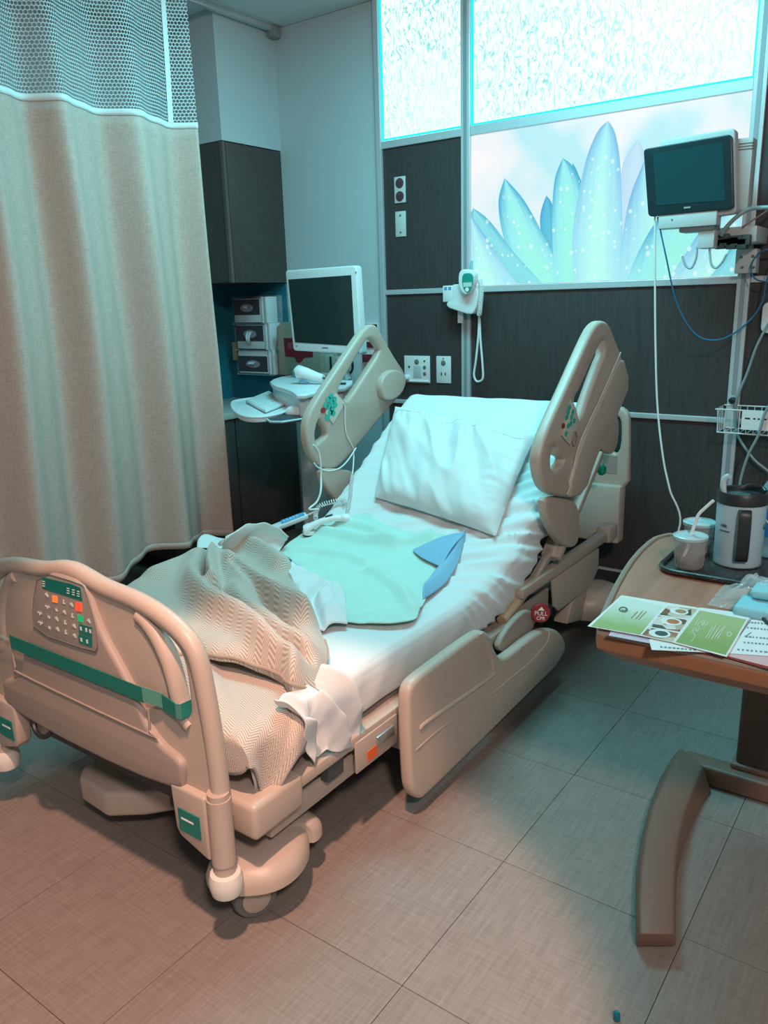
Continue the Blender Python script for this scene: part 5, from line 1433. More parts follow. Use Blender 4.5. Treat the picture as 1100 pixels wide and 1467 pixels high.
a, b = qm(440,112,YM+0.10), qm(522,385,YM+0.10)
rh = MB().box((a.x-0.20, YM+0.085, b.z), (b.x, YM+0.155, a.z)).build('rear_housing', m_grey, pmn, bevel=0.008)
for k in range(3):
    MB().box((b.x-0.05, YM+0.083, a.z-0.022-k*0.010), (b.x+0.001, YM+0.10, a.z-0.019-k*0.010)).build('vent_slot', m_seam, rh, smooth=0)
a, b = qm(175,405,YM+0.02), qm(400,440,YM+0.02)
lo = MB().box((a.x, YM+0.006, b.z-0.002), (b.x, YM+0.075, a.z+0.01)).build('lower_housing', m_grey, pmn, bevel=0.005)
for x_ in (222,): 
    v = qm(x_, 420, YM); MB().lathe([(0.003,0),(0.003,0.002)], (v.x, YM+0.006, v.z), 10, Matrix.Rotation(math.pi/2, 3, 'X')).build('screw', m_seam, lo)

# rail bracket, arm, hooks
arm = thing('wall_bracket', 'grey wall arm with two wire hooks below the patient monitor', 'bracket', (MX, YM+0.15, 1.6))
def qa(x, y, Y): return ony(1000+x/7.34, 280+y/7.34, Y)
a, b = qa(410, 570, YB-0.08), qa(610, 815, YB-0.08)
pb = MB().box((a.x, YB-0.10, b.z), (b.x, YP-0.001, a.z)).build('rail_clamp', m_grey, arm, bevel=0.004)
for x_, y_ in ((455,648),(575,640),(463,757),(580,757)):
    v = qa(x_, y_, YB-0.10); MB().lathe([(0.006,0),(0.006,0.003)], (v.x, YB-0.10, v.z), 10, Matrix.Rotation(math.pi/2, 3, 'X')).build('bolt', m_seam, pb)
a, b = qa(170, 345, YM+0.12), qa(600, 575, YM+0.12)
MB().box((a.x, YM+0.12, b.z+0.03), (b.x, YP-0.001, a.z)).build('arm_bar', m_grey, arm, bevel=0.005)
for k in range(9):
    an = k*0.7; v = qa(190+k*38, 480+12*math.sin(an*3), YM+0.09)
    MB().box((v.x-0.018, YM+0.085, v.z-0.020-0.006*math.sin(k*2)), (v.x+0.018, YM+0.118, v.z+0.018+0.006*math.cos(k*3))).build('cable_clip', mat('clip_dark', (0.05, 0.075, 0.07), 0.5), arm, bevel=0.004)
a, b = qm(330, 455, YM+0.04), qm(388, 530, YM+0.04)
MB().box((a.x, YM+0.03, b.z), (b.x, YM+0.13, a.z)).build('mount_plate', m_grey, arm, bevel=0.003)
a, b = qm(255, 428, YM+0.03), qm(392, 462, YM+0.03)
MB().box((a.x, YM+0.02, b.z), (b.x, YM+0.11, a.z)).build('swivel', mat('swivel_grey', (0.20, 0.24, 0.24), 0.4), arm, bevel=0.006)
for hk in ([(322,525),(318,570),(300,608),(278,600),(264,562)], [(370,525),(376,590),(395,608),(420,585),(436,555)]):
    MB().tube(crom([qm(x_, y_, YM+0.045) for x_, y_ in hk], 6), 0.0045, 8).build('wire_hook', mat('hook_blue_grey', (0.34, 0.44, 0.48), 0.4), arm)

# hanging cables
m_cblue = mat('cable_blue', (0.02, 0.16, 0.30), 0.5)
m_ctube = mat('tubing_grey', (0.28, 0.33, 0.34), 0.4)
wp = [qm(158,408,YM+0.02), qm(158,600,YM+0.02), qm(160,900,YM+0.02), qm(168,1150,YM+0.0), qm(190,1350,YM-0.05), qm(215,1470,YM-0.1), ony(972, 760, YM-0.12), Vector((-0.99, 3.12, 0.15)), Vector((-0.97, 3.05, 0.012)), Vector((-0.8, 3.0, 0.012))]
tag(MB().tube(crom(wp, 8), 0.0042, 8).build('monitor_lead', m_cord), 'long white cable hanging from the patient monitor down behind the table', 'cable')
wp = [qm(168,410,YM+0.03), qm(200,560,YM+0.03), qm(245,750,YM+0.08), qm(320,870,YM+0.12), qm(420,885,YM+0.15), qm(520,820,YB-0.10), qm(575,740,YB-0.10), qm(598,640,YB-0.10), ony(1125, 330, YB-0.1), ony(1140, 300, YB-0.05)]
tag(MB().tube(crom(wp, 8), 0.0032, 8).build('sensor_lead', m_cblue), 'thin blue cable drooping from the patient monitor across the dark panel', 'cable')
wp = [ony(1135, 360, YB-0.09), qm(598,535,YB-0.13), qm(550,565,YB-0.13), qm(532,610,YB-0.13), qm(548,650,YB-0.13), qm(598,662,YB-0.13), ony(1140, 400, YB-0.09)]
tag(MB().tube(crom(wp, 8), 0.0030, 8).build('looped_lead', m_cblue), 'blue cable loop hanging beside the rail clamp', 'cable')
wp = [qa(240,420,YM+0.07), qa(300,330,YM+0.06), qa(400,230,YM+0.06), qa(520,150,YM+0.08), qa(640,130,YM+0.1), ony(1120, 298, YM+0.12), ony(1160, 310, PF-0.004)]
tag(MB().tube(crom(wp, 8), 0.008, 8).build('thick_lead', m_ctube), 'thick grey cable bundle arching right from the monitor arm', 'cable')
wp = [qa(470,330,YM+0.10), qa(560,270,YM+0.12), qa(734,155,YM+0.14), ony(1130, 280, YB-0.06), ony(1150, 270, PF-0.002)]
tag(MB().tube(crom(wp, 6), 0.0035, 8).build('red_lead', mat('cable_red_grey', (0.32, 0.20, 0.19), 0.5)), 'thin reddish cable rising right from the monitor arm', 'cable')
wp = [ony(1160, 400, YB-0.06), ony(1112, 448, YB-0.06), qm(560,900,YB-0.07), qm(520,1010,YB-0.07), qm(480,1110,YB-0.07), qm(470,1180,YB-0.05), qm(480,1260,YB-0.06), qm(540,1350,YB-0.06), qm(598,1400,YB-0.06), ony(1150, 720, YB-0.05), Vector((-0.50, YB-0.06, 0.12)), Vector((-0.46, YB-0.10, 0.012)), Vector((-0.3, YB-0.12, 0.012))]
tag(MB().tube(crom(wp, 8), 0.0055, 8).build('suction_tube', m_ctube), 'grey tubing running down the rail behind the wire basket', 'tube')
wp = [ony(1135, 540, YB-0.20), qm(598,1150,YB-0.20), qm(560,1260,YB-0.20), qm(520,1340,YB-0.2), qm(490,1440,YB-0.2), ony(1052, 740, YB-0.2), Vector((-0.86, YB-0.25, 0.2)), Vector((-0.88, YB-0.3, 0.012)), Vector((-0.6, YB-0.35, 0.012))]
tag(MB().tube(crom(wp, 8), 0.0055, 8).build('drain_tube', m_ctube), 'grey tubing passing in front of the wire basket to the floor', 'tube')
v = ony(1112, 455, PF-0.04)
wd = thing('wall_gauge', 'white rounded wall device cut off at the right picture edge', 'wall device', v)
panel('case', [rrect(v.x-0.055, v.z-0.062, v.x+0.06, v.z+0.062, 0.025)], 0.016, 0.006, FY, -(PF-0.0232), m_white, wd)
MB().lathe([(0.03,0),(0.03,0.004),(0.026,0.006)], (v.x+0.01, PF-0.045, v.z+0.01), 20, Matrix.Rotation(math.pi/2, 3, 'X')).build('dial', m_grey, wd)

# wire basket on the rail
bk = thing('wire_basket', 'small white wire basket on the vertical wall rail', 'basket', (MX+0.02, YB-0.12, 0.83))
Y0b, Y1b = YB-0.185, YP-0.006
a, b = ony(1025, 586, Y0b), ony(1035, 616, Y0b)
bx0, bx1 = a.x, a.x+0.30; bz1, bz0 = a.z, b.z-0.012
m_wire = mat('white_wire', (0.70, 0.71, 0.70), 0.4)
for z in (bz0, bz1):
    r0 = 0.0 if z == bz1 else 0.01
    MB().tube([(bx0+r0, Y0b+r0, z), (bx1-r0, Y0b+r0, z), (bx1-r0, Y1b, z), (bx0+r0, Y1b, z)], 0.0032, 6, closed=True).build('rim_wire', m_wire, bk)
for k in range(11):
    x = bx0+0.01+(bx1-bx0-0.02)*k/10
    MB().tube([(x, Y0b, bz1), (x, Y0b+0.01, bz0), (x, Y1b, bz0), (x, Y1b, bz1)], 0.0019, 5).build('cross_wire', m_wire, bk)
for k in range(1, 5):
    y = Y0b+(Y1b-Y0b)*k/5
    for x in (bx0, bx1): MB().tube([(x, y, bz1), (x+(0.01 if x == bx0 else -0.01), y, bz0)], 0.0019, 5).build('side_wire', m_wire, bk)
pl_ = MB().box((bx0+0.105, Y0b-0.004, bz0+0.02), (bx0+0.21, Y0b-0.0025, bz1-0.002)).build('label_card', m_white, bk, smooth=0)
for k, (dx, w) in enumerate(((0.012, 0.02), (0.044, 0.008), (0.06, 0.008), (0.08, 0.014))):
    MB().box((bx0+0.105+dx, Y0b-0.0048, bz1-0.034), (bx0+0.105+dx+w, Y0b-0.0039, bz1-0.028)).build('print', m_black, pl_, smooth=0)
MB().lathe([(0.014,0),(0.014,0.012),(0.010,0.015)], (MX, Y1b-0.002, bz1+0.022), 16, Matrix.Rotation(math.pi/2, 3, 'X')).build('clamp_knob', m_black, bk)
MB().box((MX-0.02, Y1b, bz0), (MX+0.02, YP-0.0005, bz1+0.04)).build('rail_clip', m_grey, bk, smooth=0)
bi = thing('blue_pouch', 'crumpled blue pouch lying in the wire basket', 'pouch', (bx0+0.25, YB-0.12, bz0))
MB().grid(lambda u, v: (bx0+0.235+0.05*math.cos(2*math.pi*u)*math.cos(v*math.pi-math.pi/2), YB-0.13+0.04*math.sin(2*math.pi*u)*math.cos(v*math.pi-math.pi/2), bz0+0.031+0.028*math.sin(v*math.pi-math.pi/2)+0.005*math.sin(9*u)), 20, 10).build('pouch_body', mat('pouch_blue', (0.04, 0.18, 0.42), 0.5), bi, smooth=70)

# ------------------------------------------------------------------ overbed table
ZTB = 0.765
tbl = thing('overbed_table', 'wood topped rolling overbed table with brown curved base at right', 'table', (-0.25, 1.9, 0))
m_wood = None
def wood():
    g = NT('table_wood'); o = g.n('ShaderNodeNewGeometry').outputs['Position']
    s = g.noise(g.mapping(o, (40, 4, 40), (0, 0, 0.1)), 1.0, 4); f = g.noise(g.mapping(o, (9, 1.2, 9)), 1.0, 3)
    w = g.math('ADD', g.math('MULTIPLY', s, 0.5), g.math('MULTIPLY', f, 0.5))
    g.link(g.ramp(w, [(0.35, (0.31, 0.12, 0.072)), (0.65, (0.46, 0.195, 0.125))]), g.b.inputs['Base Color'])
    g.b.inputs['Roughness'].default_value = 0.45
    return g.m
m_wood = wood()
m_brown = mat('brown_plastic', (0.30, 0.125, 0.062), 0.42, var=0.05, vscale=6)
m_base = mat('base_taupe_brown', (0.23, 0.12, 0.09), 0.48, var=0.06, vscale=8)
lft = TZ([(852,906),(861,876),(884,828),(906,795),(932,771),(947,766),(960,764)], ZTB)
xr = lft[-1][0] + 0.62
ynear = lft[0][1]
yfar = lft[-1][1]
loop = [(lft[0][0]+0.02, ynear)] + [p for p in lft[0:1]] + lft[1:] + [(xr-0.1, yfar), (xr, yfar-0.1), (xr, ynear+0.05), (xr-0.05, ynear)]
loop = loop[::-1]
def inset(P, d):
    cx = sum(p[0] for p in P)/len(P); cy = sum(p[1] for p in P)/len(P)
    return [(x+(cx-x)*d/abs(cx-min(q[0] for q in P)), y+(cy-y)*d/abs(cy-min(q[1] for q in P))) for x, y in P]
L1 = C2(loop, 1)
panel('edge_band', [L1], 0.010, 0.006, FZ, ZTB-0.020, m_brown, tbl)
panel('wood_top', [C2(inset(loop, 0.018), 1)], 0.003, 0.001, FZ, ZTB-0.004, m_wood, tbl)
rimp = [Vector((x, y, ZTB-0.002)) for x, y in C2(inset(loop, 0.008), 1)]
MB().tube(rimp, 0.0075, 8, closed=True).build('raised_rim', mat('rim_taupe', (0.32, 0.25, 0.20), 0.45), tbl)
lo_ = C2(inset(loop, 0.006), 1); li_ = C2(inset(loop, 0.055), 1)
mbq = MB(); n = len(lo_)
mbq.v = [Vector((x, y, ZTB-0.036)) for x, y in lo_] + [Vector((x, y, ZTB-0.072)) for x, y in li_]
mbq.f = [(i, (i+1) % n, n+(i+1) % n, n+i) for i in range(n)] + [tuple(range(n)), tuple(range(n, 2*n))]
mbq.build('under_tray', m_brown, tbl, smooth=30)
cl0 = onz(1052, 1095, 0.075)
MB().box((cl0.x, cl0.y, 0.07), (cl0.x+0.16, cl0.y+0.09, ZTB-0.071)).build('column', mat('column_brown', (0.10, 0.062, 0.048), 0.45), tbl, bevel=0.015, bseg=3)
MB().box((cl0.x-0.01, cl0.y-0.01, 0.064), (cl0.x+0.17, cl0.y+0.10, 0.082)).build('column_collar', m_base, tbl, bevel=0.006)
Zb = lambda x, y, z: onz(820+x*280/779, 940+y*280/779, z)
st = [((250,1160),(268,1105),(405,1105),(413,1160)), ((247,1000),(266,985),(404,985),(411,1010)), ((249,860),(272,850),(408,850),(418,880)), ((268,740),(288,730),(420,740),(440,780)), ((296,620),(318,600),(445,630),(480,680)), ((345,490),(372,480),(485,520),(525,580)), ((405,390),(432,362),(520,432),(556,542))]
HL = 0.066
def leg_mesh(mirror):
    mb = MB()
    for bl_, tl_, tr2, br_ in st:
        for (x, y), z in ((bl_, 0.004), (tl_, HL), (tr2, HL), (br_, 0.004)):
            p = Zb(x, y, z)
            mb.v.append(Vector((2*AXT-p.x, p.y, p.z)) if mirror else p)
    for i in range(len(st)-1):
        for k in range(4): mb.f.append((i*4+k, i*4+(k+1) % 4, i*4+4+(k+1) % 4, i*4+4+k))
    mb.f.append((0,1,2,3)); e = (len(st)-1)*4; mb.f.append((e,e+1,e+2,e+3))
    return mb
AXT = cl0.x + 0.32
for mr in (False, True):
    lgx = leg_mesh(mr).build('base_leg', m_base, tbl, bevel=0.007, bseg=3, smooth=50)
    for (x, y) in ((330, 1060), (420, 480)):
        p = Zb(x, y, 0.02); xx = 2*AXT-p.x if mr else p.x
        MB().lathe([(0.012,0.0),(0.02,0.002),(0.02,0.012)], (xx, p.y, 0.0), 14).build('hidden_caster', m_black, lgx)
pA, pB = Zb(432, 362, HL), Zb(520, 432, HL)
MB().box((pA.x+0.02, pB.y-0.005, 0.004), (2*AXT-pA.x-0.02, pA.y, HL-0.001)).build('base_cross', m_base, tbl, bevel=0.008, bseg=3)

# things on the table
ZS = ZTB + 0.002
Z6 = lambda pts: zr(pts, 950, 680, 150/688)
Z8 = lambda pts: zr(pts, 820, 660, 280/1100)
tray = thing('serving_tray', 'black speckled serving tray under the cups and pitcher', 'tray', onz(1040, 810, ZS))
tl_ = [(p[0], p[1]) for p in TZ(Z6([(8,600),(20,560),(45,545)]) + [(985,775)], ZS+0.01)]
x0t = onz(952, 808, ZS).x; y0t = onz(1010, 832, ZS).y
tr_loop = rrect(x0t, y0t, x0t+0.46, y0t+0.33, 0.05, 6)
def speckle():
    g = NT('tray_speckle'); o = g.n('ShaderNodeNewGeometry').outputs['Position']
    n = g.noise(o, 260, 3)
    g.link(g.ramp(n, [(0.5, (0.018, 0.017, 0.018)), (0.62, (0.06, 0.055, 0.055)), (0.70, (0.20, 0.18, 0.17))]), g.b.inputs['Base Color'])
    g.b.inputs['Roughness'].default_value = 0.3
    return g.m
panel('tray_floor', [tr_loop], 0.001, 0.001, FZ, ZS+0.0025, speckle(), tray)
MB().tube([Vector((x, y, ZS+0.008)) for x, y in tr_loop], 0.006, 8, closed=True).build('tray_lip', MATS['tray_speckle'], tray)
ZTR = ZS+0.005
m_cup = mat('clear_cup', (0.60, 0.58, 0.56), 0.10, alpha=0.22)
m_lid = mat('cup_lid', (0.52, 0.66, 0.68), 0.3, alpha=0.85)
def cup(label, px, py, straw):
    c = onz(px, py, ZTR); t = thing('plastic_cup', label, 'cup', c, 0, 'cups on the tray')
    K = 0.86
    prof = [(K*a, K*b) for a, b in ((0.034,0.0),(0.036,0.002),(0.040,0.05),(0.043,0.088),(0.0415,0.088),(0.0385,0.05),(0.034,0.004),(0.0,0.004))]
    MB().lathe(prof, c, 32, capb=True, capt=False).build('cup_wall', m_cup, t, smooth=50)
    for k in range(20):
        an = 2*math.pi*k/20
        MB().tube([c+K*Vector((0.0368*math.cos(an), 0.0368*math.sin(an), 0.006)), c+K*Vector((0.0406*math.cos(an), 0.0406*math.sin(an), 0.05))], 0.0008, 5).build('flute', m_cup, t)
    MB().lathe([(K*0.030,K*0.0045),(K*0.0335,K*0.008),(K*0.0355,K*0.03),(0.0,K*0.031)], c, 28, capt=False).build('drink', mat('drink_brown', (0.20, 0.13, 0.08), 0.2, alpha=0.55), t)
    ld = MB().lathe([(K*a, K*b) for a, b in ((0.0445,0.082),(0.0465,0.084),(0.0465,0.092),(0.043,0.094),(0.041,0.090),(0.012,0.090),(0.010,0.093),(0.0,0.093))], c, 36, capb=False, capt=False).build('lid', m_lid, t, smooth=50)
    return t, c
t, c = cup('clear cup with white bendy straw on the black tray', 986, 812, True)
sp_ = [c+Vector((-0.016, -0.006, 0.012)), c+Vector((-0.004, 0, 0.05)), c+Vector((0.0, 0.002, 0.08)), ony(1000, 738, c.y+0.002), ony(1004, 733, c.y+0.002), ony(1022, 717, c.y+0.002)]
MB().tube(sp_, 0.0038, 10).build('straw', m_white, t)
cup('clear lidded cup without straw behind the cup with the straw', 999, 790, False)
# insulated pitcher
c = onz(1055, 806, ZTR)
pit = thing('water_pitcher', 'frosted insulated pitcher mug with black lid and handle on the tray', 'pitcher', c)
m_frost = mat('frosted_plastic', (0.42, 0.56, 0.62), 0.35)
MB().lathe([(0.056,0.0),(0.062,0.004),(0.0645,0.02),(0.0665,0.17),(0.067,0.178)], c, 40).build('outer_wall', m_frost, pit)
MB().lathe([(0.0575,0.0),(0.0655,0.003),(0.0665,0.014),(0.0655,0.02)], c, 40, capt=False, capb=False).build('clear_foot', m_clear, pit)
ldp = MB().lathe([(0.0665,0.176),(0.0695,0.178),(0.0695,0.205),(0.066,0.210),(0.060,0.208),(0.058,0.198),(0.0,0.197)], c, 40, capb=False, capt=False).build('lid', m_black, pit, smooth=50)
MB().lathe([(0.030,0.1985),(0.030,0.201),(0.0,0.202)], c+Vector((-0.008, -0.012, 0)), 20, capt=False).build('lid_well', mat('lid_teal', (0.06, 0.14, 0.14), 0.25), ldp)
MB().tube(crom([c+Vector((0.055, 0.02, 0.207)), c+Vector((0.04, 0.035, 0.216)), c+Vector((0.01, 0.02, 0.220)), c+Vector((-0.005, 0.01, 0.210))], 6), 0.006, 8).build('lid_clip', m_black, ldp)
sb = c+Vector((-0.050, -0.004, 0.195))
MB().tube(crom([sb, sb+Vector((-0.004, 0, 0.03)), sb+Vector((0.0, 0, 0.045)), sb+Vector((0.012, -0.002, 0.052))], 5), 0.0085, 12).build('spout', mat('spout_clear', (0.55, 0.74, 0.76), 0.2, alpha=0.85), ldp)
vd = Vector((-c.x, -c.y, 0)).normalized(); vd = Matrix.Rotation(math.radians(8), 3, 'Z') @ vd
sdv = Vector((-vd.y, vd.x, 0))
hp_ = [c+vd*0.064+Vector((0, 0, 0.165)), c+vd*0.082+Vector((0, 0, 0.160)), c+vd*0.088+Vector((0, 0, 0.10)), c+vd*0.084+Vector((0, 0, 0.04)), c+vd*0.063+Vector((0, 0, 0.028))]
mbh = MB(); hpp = crom(hp_, 6)
for i, p in enumerate(hpp):
    tn = (hpp[min(i+1, len(hpp)-1)]-hpp[max(i-1, 0)]).normalized(); nn = tn.cross(sdv).normalized()
    for a_, b_ in ((-1,-1),(1,-1),(1,1),(-1,1)): mbh.v.append(p + sdv*(a_*0.0165) + nn*(b_*0.005))
for i in range(len(hpp)-1):
    for k in range(4): mbh.f.append((i*4+k, i*4+(k+1) % 4, i*4+4+(k+1) % 4, i*4+4+k))
mbh.f.append((0,1,2,3)); e = (len(hpp)-1)*4; mbh.f.append((e,e+1,e+2,e+3))
mbh.build('handle', m_black, pit, bevel=0.002, smooth=50)
def wraptext(body, size, ang, z, m):
    """small lettering on the curved wall"""
    dirv = Matrix.Rotation(ang, 3, 'Z') @ vd; sd = Vector((-dirv.y, dirv.x, 0)); 
    M = Matrix(((sd.x, 0, dirv.x, 0), (sd.y, 0, dirv.y, 0), (0, 1, 0, 0), (0, 0, 0, 1)))
    M = Matrix.Translation(c + dirv*0.0672 + Vector((0, 0, z))) @ M
    return text_mesh('lettering', body, size, M, m, pit, depth=0.0006)
m_ink = mat('navy_ink', (0.05, 0.10, 0.15), 0.5)
wraptext('NER', 0.011, math.radians(-46), 0.118, m_ink); wraptext('G', 0.022, math.radians(62), 0.115, m_ink)
dirv = Matrix.Rotation(math.radians(-44), 3, 'Z') @ vd; sd = Vector((-dirv.y, dirv.x, 0)); q = c+dirv*0.0662+Vector((0, 0, 0.104))
MB().bar(q-sd*0.016, q+sd*0.016, 0.003, 0.0022).build('text_line', m_ink, pit, smooth=0)
pit.scale = (0.83, 0.83, 0.86)
# water bottle
c = onz(1099, 795, ZTR)
wb = thing('water_bottle', 'blue water bottle with green cap at the right picture edge', 'bottle', c)
m_bot = mat('bottle_clear_blue', (0.25, 0.48, 0.58), 0.08, alpha=0.55)
MB().lathe([(0.028,0),(0.033,0.004),(0.033,0.03),(0.031,0.036),(0.033,0.042),(0.033,0.145),(0.030,0.16),(0.018,0.185),(0.013,0.192),(0.013,0.205)], c, 28).build('body', m_bot, wb)
MB().lathe([(0.0335,0.055),(0.0335,0.125)], c, 28, capb=False, capt=False).build('label', mat('label_blue', (0.015, 0.17, 0.50), 0.35), wb)
MB().lathe([(0.0165,0.200),(0.0170,0.202),(0.0170,0.220),(0.0155,0.222)], c, 24).build('cap', mat('cap_green', (0.01, 0.22, 0.09), 0.4), wb)
dv_ = (Matrix.Rotation(math.radians(-14), 3, 'Z') @ Vector((-c.x, -c.y, 0)).normalized()); sd = Vector((-dv_.y, dv_.x, 0))
M = Matrix.Translation(c + dv_*0.0340 + Vector((0, 0, 0.098))) @ Matrix(((sd.x, 0, dv_.x, 0), (sd.y, 0, dv_.y, 0), (0, 1, 0, 0), (0, 0, 0, 1)))
text_mesh('lettering', 'NI', 0.028, M, m_white, wb, depth=0.0006)
# plastic bag with pale blue pack
c = onz(1085, 862, ZS)
pk_ = thing('blue_pack', 'pale blue folded cloth pack on the table in front of the tray', 'cloth pack', c)
q0 = onz(1053, 872, ZS+0.012)
MB().box((q0.x, q0.y-0.03, ZS), (q0.x+0.24, q0.y+0.055, ZS+0.030)).build('lower_fold', mat('pack_blue', (0.26, 0.58, 0.66), 0.6, bump=0.4, bscale=60), pk_, bevel=0.011, bseg=3)
MB().box((q0.x+0.02, q0.y+0.02, ZS+0.031), (q0.x+0.24, q0.y+0.085, ZS+0.052)).build('upper_fold', MATS['pack_blue'], pk_, bevel=0.009, bseg=3)
bag = thing('plastic_bag', 'crinkled clear plastic bag spread beside the pale blue pack', 'plastic bag', onz(1040, 855, ZS))
bq0, bq1 = onz(1018, 866, ZS), onz(1052, 822, ZS)
def bagp(u, v):
    x = bq0.x - 0.005 + 0.27*u; y = bq0.y - 0.012 + (0.15-0.02*u)*v
    h = 0.052*math.sin(math.pi*min(1, max(0, v)))**0.7*sstep(0, 0.35, u)
    n = noise.noise(Vector((u*7, v*7, 1)))*0.024 + noise.noise(Vector((u*16, v*13, 4)))*0.014
    return Vector((x + 0.01*n*10*(1-u), y, ZS+0.002+max(0, h + n*sstep(0, 0.1, u)*sstep(0, 0.12, v)*sstep(1, 0.88, v))))
MB().grid(bagp, 46, 34).build('film', mat('clear_film', (0.75, 0.88, 0.90), 0.08, alpha=0.30), bag, smooth=20)
# papers
def sheet_px(name, label, cat, pts, z, m, th_=0.0006, grp=None, root=None):
    q = [onz(a, b, z) for a, b in pts]
    if root is None: return tag(MB().prism(q, (0, 0, th_)).build(name, m, smooth=0), label, cat, grp)
    return MB().prism(q, (0, 0, th_)).build(name, m, root, smooth=0)
m_paper = mat('paper_white', (0.76, 0.79, 0.79), 0.7)
m_pink = mat('paper_pink', (0.70, 0.42, 0.44), 0.7)
m_folder = mat('folder_red', (0.35, 0.06, 0.05), 0.6)
sheet_px('folder', 'red paper folder lowest in the pile of papers on the table', 'folder', Z8([(195,985),(250,930),(1300,1100),(1260,1215),(870,1110)]), ZS+0.005, m_folder, 0.0015)
sheet_px('pink_leaflet', 'pink printed leaflet under the white forms near the table edge', 'leaflet', Z8([(870,1100),(930,1040),(1300,1080),(1290,1190),(1095,1158)]), ZS+0.0075, m_pink, 0.0008)
sheet_px('lilac_leaflet', 'lilac leaflet peeking out left under the green brochure', 'leaflet', Z8([(203,985),(215,960),(700,1000),(690,1060),(430,1028)]), ZS+0.0075, mat('paper_lilac', (0.55, 0.50, 0.60), 0.7), 0.0006)
forms = thing('printed_form', 'white printed form with grey text lines right of the green brochure', 'paper', onz(*Z8([(1000,960)])[0], ZS+0.01))
sheet_px('page', '', '', Z8([(430,1010),(445,1065),(880,1085),(1250,1110),(1290,890),(980,862),(720,828)]), ZS+0.0090, m_paper, 0.0006, root=forms)
m_txt = mat('print_grey', (0.22, 0.26, 0.27), 0.7)
def dashes(x0, y0, x1, y1, n, seed, root, z, h=9):
    rnd = random.Random(seed)
    for k in range(n):
        a_, b_ = (k+0.1)/n, (k+0.55+0.35*rnd.random())/n
        xa, ya, xb, yb = x0+(x1-x0)*a_, y0+(y1-y0)*a_, x0+(x1-x0)*b_, y0+(y1-y0)*b_
        sheet_px('text_dash', '', '', Z8([(xa, ya+h), (xb, yb+h), (xb, yb), (xa, ya)]), z, m_txt, 0.0002, root=root)
for i, (x0, y0, x1, y1) in enumerate(((985,905,1150,918),(980,935,1150,952),(970,985,1150,1002),(960,1018,1150,1034),(925,1058,1150,1078),(490,1043,700,1062),(1000,885,1060,890))):
    dashes(x0, y0, x1, y1, 9, i, forms, ZS+0.0097)
for a_, b_ in (((965,990),(1003,965)), ((935,985),(1000,895)), ((1050,875),(1095,925))):
    sheet_px('pen_stroke', '', '', Z8([a_, (a_[0]+6, a_[1]+3), (b_[0]+6, b_[1]+3), b_]), ZS+0.0098, m_txt, 0.0002, root=forms)
pen = thing('pen', 'dark slim pen lying on the printed form', 'pen', onz(*Z8([(1085,890)])[0], ZS+0.012))
pa, pbn = onz(*Z8([(1058,872)])[0], ZS+0.0135), onz(*Z8([(1125,935)])[0], ZS+0.0135)
MB().tube([pa, pa.lerp(pbn, 0.12), pbn], [0.001, 0.0034, 0.0034], 10).build('barrel', m_black, pen)
MB().tube([pa.lerp(pbn, 0.5)+Vector((0, 0, 0.004)), pbn+Vector((0, 0, 0.004))], 0.0012, 6).build('clip', m_steel, pen)
br = thing('brochure', 'green tri fold brochure with food photos lying open on the papers', 'brochure', onz(960, 900, ZS+0.012))
ZBR = ZS+0.0115
def bq(x, y, z=ZBR): return onz(*Z8([(x, y)])[0], z)
m_brw = mat('brochure_white', (0.78, 0.80, 0.78), 0.45)
def grad(name, c0, c1, ax):
    g = NT(name); uv = g.n('ShaderNodeUVMap').outputs[0]; sp = g.n('ShaderNodeSeparateXYZ'); g.link(uv, sp.inputs[0])
    n = g.noise(g.mapping(uv, (3, 3, 3)), 1.0, 2)
    f = g.math('ADD', sp.outputs[ax], g.math('MULTIPLY', g.math('SUBTRACT', n, 0.5), 0.3))
    g.link(g.ramp(f, [(0.15, c0), (0.75, c1)]), g.b.inputs['Base Color']); g.b.inputs['Roughness'].default_value = 0.4
    return g.m
sheet_px('leaf', '', '', Z8([(85,932),(275,758),(705,828),(380,985)]), ZBR, m_brw, 0.0006, root=br)
sheet_px('leaf', '', '', Z8([(380,985),(520,812),(705,830),(570,1025)]), ZBR+0.0007, m_brw, 0.0004, root=br)
sheet_px('leaf', '', '', Z8([(570,1026),(708,828),(995,885),(868,1105)]), ZBR+0.0007, m_brw, 0.0006, root=br)
def patch(name, q, m, z, root):
    a_, b_, c_, d_ = [bq(x, y, z) for x, y in q]
    MB().grid(lambda u, v: (a_*(1-u)+b_*u)*(1-v)+(d_*(1-u)+c_*u)*v, 8, 8).build(name, m, root, smooth=0, fixn=False)
patch('green_print', [(105,930),(380,978),(508,818),(278,765)], grad('brochure_fade', (0.30, 0.42, 0.13), (0.66, 0.74, 0.66), 1), ZBR+0.0011, br)
patch('green_print', [(580,1020),(862,1092),(978,893),(715,842)], grad('brochure_green', (0.26, 0.36, 0.11), (0.40, 0.48, 0.22), 1), ZBR+0.0017, br)
def food():
    g = NT('food_photo'); o = g.n('ShaderNodeNewGeometry').outputs['Position']
    vo = g.n('ShaderNodeTexVoronoi'); vo.inputs['Scale'].default_value = 38; g.link(o, vo.inputs['Vector'])
    s_ = g.n('ShaderNodeSeparateColor'); g.link(vo.outputs['Color'], s_.inputs[0])
    g.link(g.ramp(s_.outputs[0], [(0.1, (0.05, 0.06, 0.04)), (0.35, (0.34, 0.10, 0.05)), (0.6, (0.45, 0.32, 0.18)), (0.85, (0.70, 0.66, 0.60))]), g.b.inputs['Base Color'])
    g.b.inputs['Roughness'].default_value = 0.4
    return g.m
m_food = food()
patch('food_photo', [(390,980),(566,1018),(596,970),(428,938)], m_food, ZBR+0.0016, br)
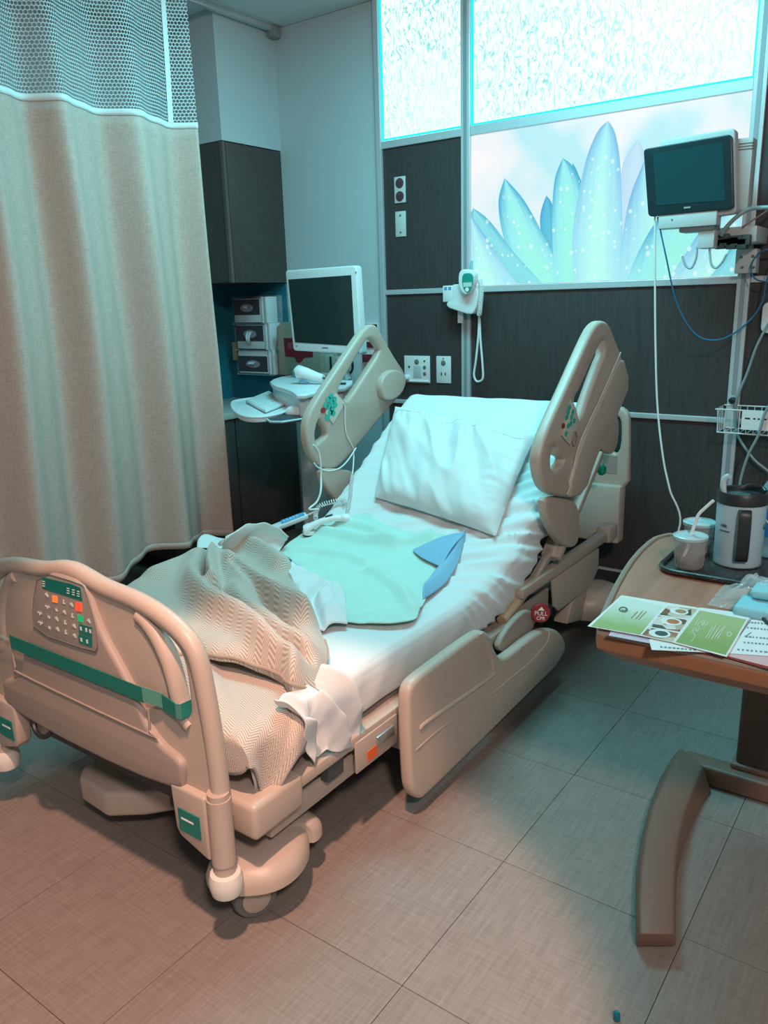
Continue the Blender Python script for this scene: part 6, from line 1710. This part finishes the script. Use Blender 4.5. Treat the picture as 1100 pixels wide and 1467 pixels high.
patch('food_photo', [(434,932),(602,962),(648,896),(484,872)], m_food, ZBR+0.0016, br)
patch('food_photo', [(490,866),(654,888),(700,836),(536,816)], m_food, ZBR+0.0016, br)
for cx, cy, rr in ((490,972,0.020), (556,905,0.020), (600,848,0.018)):
    q = bq(cx, cy, ZBR+0.0019); M0 = Matrix.Identity(3)
    pl2 = MB().lathe([(rr,0),(rr,0.0002)], q, 20).build('plate_picture', m_brw, br)
    MB().lathe([(rr*0.6,0),(rr*0.6,0.0002)], q+Vector((0.003, 0.001, 0.0003)), 16).build('dish_picture', mat('dish_'+str(cx), [(0.03,0.08,0.06),(0.50,0.16,0.06),(0.36,0.24,0.10)][0 if cx == 490 else 1 if cx == 556 else 2], 0.5), pl2)
# script-like lettering and emblem, as far as the photo shows them
m_brt = mat('brochure_lettering', (0.62, 0.68, 0.52), 0.5)
def stroke(pts, r=0.0009, z=ZBR+0.0022, m=m_brt): MB().tube(crom([bq(x, y, z) for x, y in pts], 5), r, 5).build('lettering', m, br)
stroke([(668,1020),(690,985),(675,960),(690,940),(700,965),(715,935),(705,925),(725,905),(730,930),(745,900)]); stroke([(690,930),(705,900),(720,880)]); stroke([(735,900),(750,925),(765,905),(740,945),(720,950)])
for k, (x0, y0, x1, y1) in enumerate(((748,1000,790,935),(765,1000,812,920),(782,1005,830,930),(800,1000,845,940),(815,1005,860,930))): stroke([(x0, y0), (x1, y1)], 0.0011)
stroke([(868,985),(878,965),(895,975),(885,990),(870,985)], 0.0011)
m_brd = mat('brochure_dark_mark', (0.12, 0.22, 0.16), 0.5)
stroke([(262,838),(275,825),(300,828),(308,840),(290,850),(265,842)], 0.0014, m=m_brd); stroke([(280,838),(290,846),(304,836)], 0.0012, m=m_brd)
for x0, y0, x1, y1 in ((330,885,365,850),(355,890,395,845),(372,892,415,848)): stroke([(x0, y0), (x1, y1)], 0.0008, m=mat('brochure_olive', (0.30, 0.38, 0.22), 0.5))
# teal scrap on the floor at the bottom edge
c = onz(883, 1461, 0.0)
sct = thing('teal_cap', 'tiny teal plastic cap on the floor at the bottom picture edge', 'cap', c)
MB().lathe([(0.006,0.0),(0.007,0.002),(0.007,0.016),(0.004,0.021)], c, 16).build('cap_body', mat('cap_teal', (0.005, 0.16, 0.20), 0.4), sct)
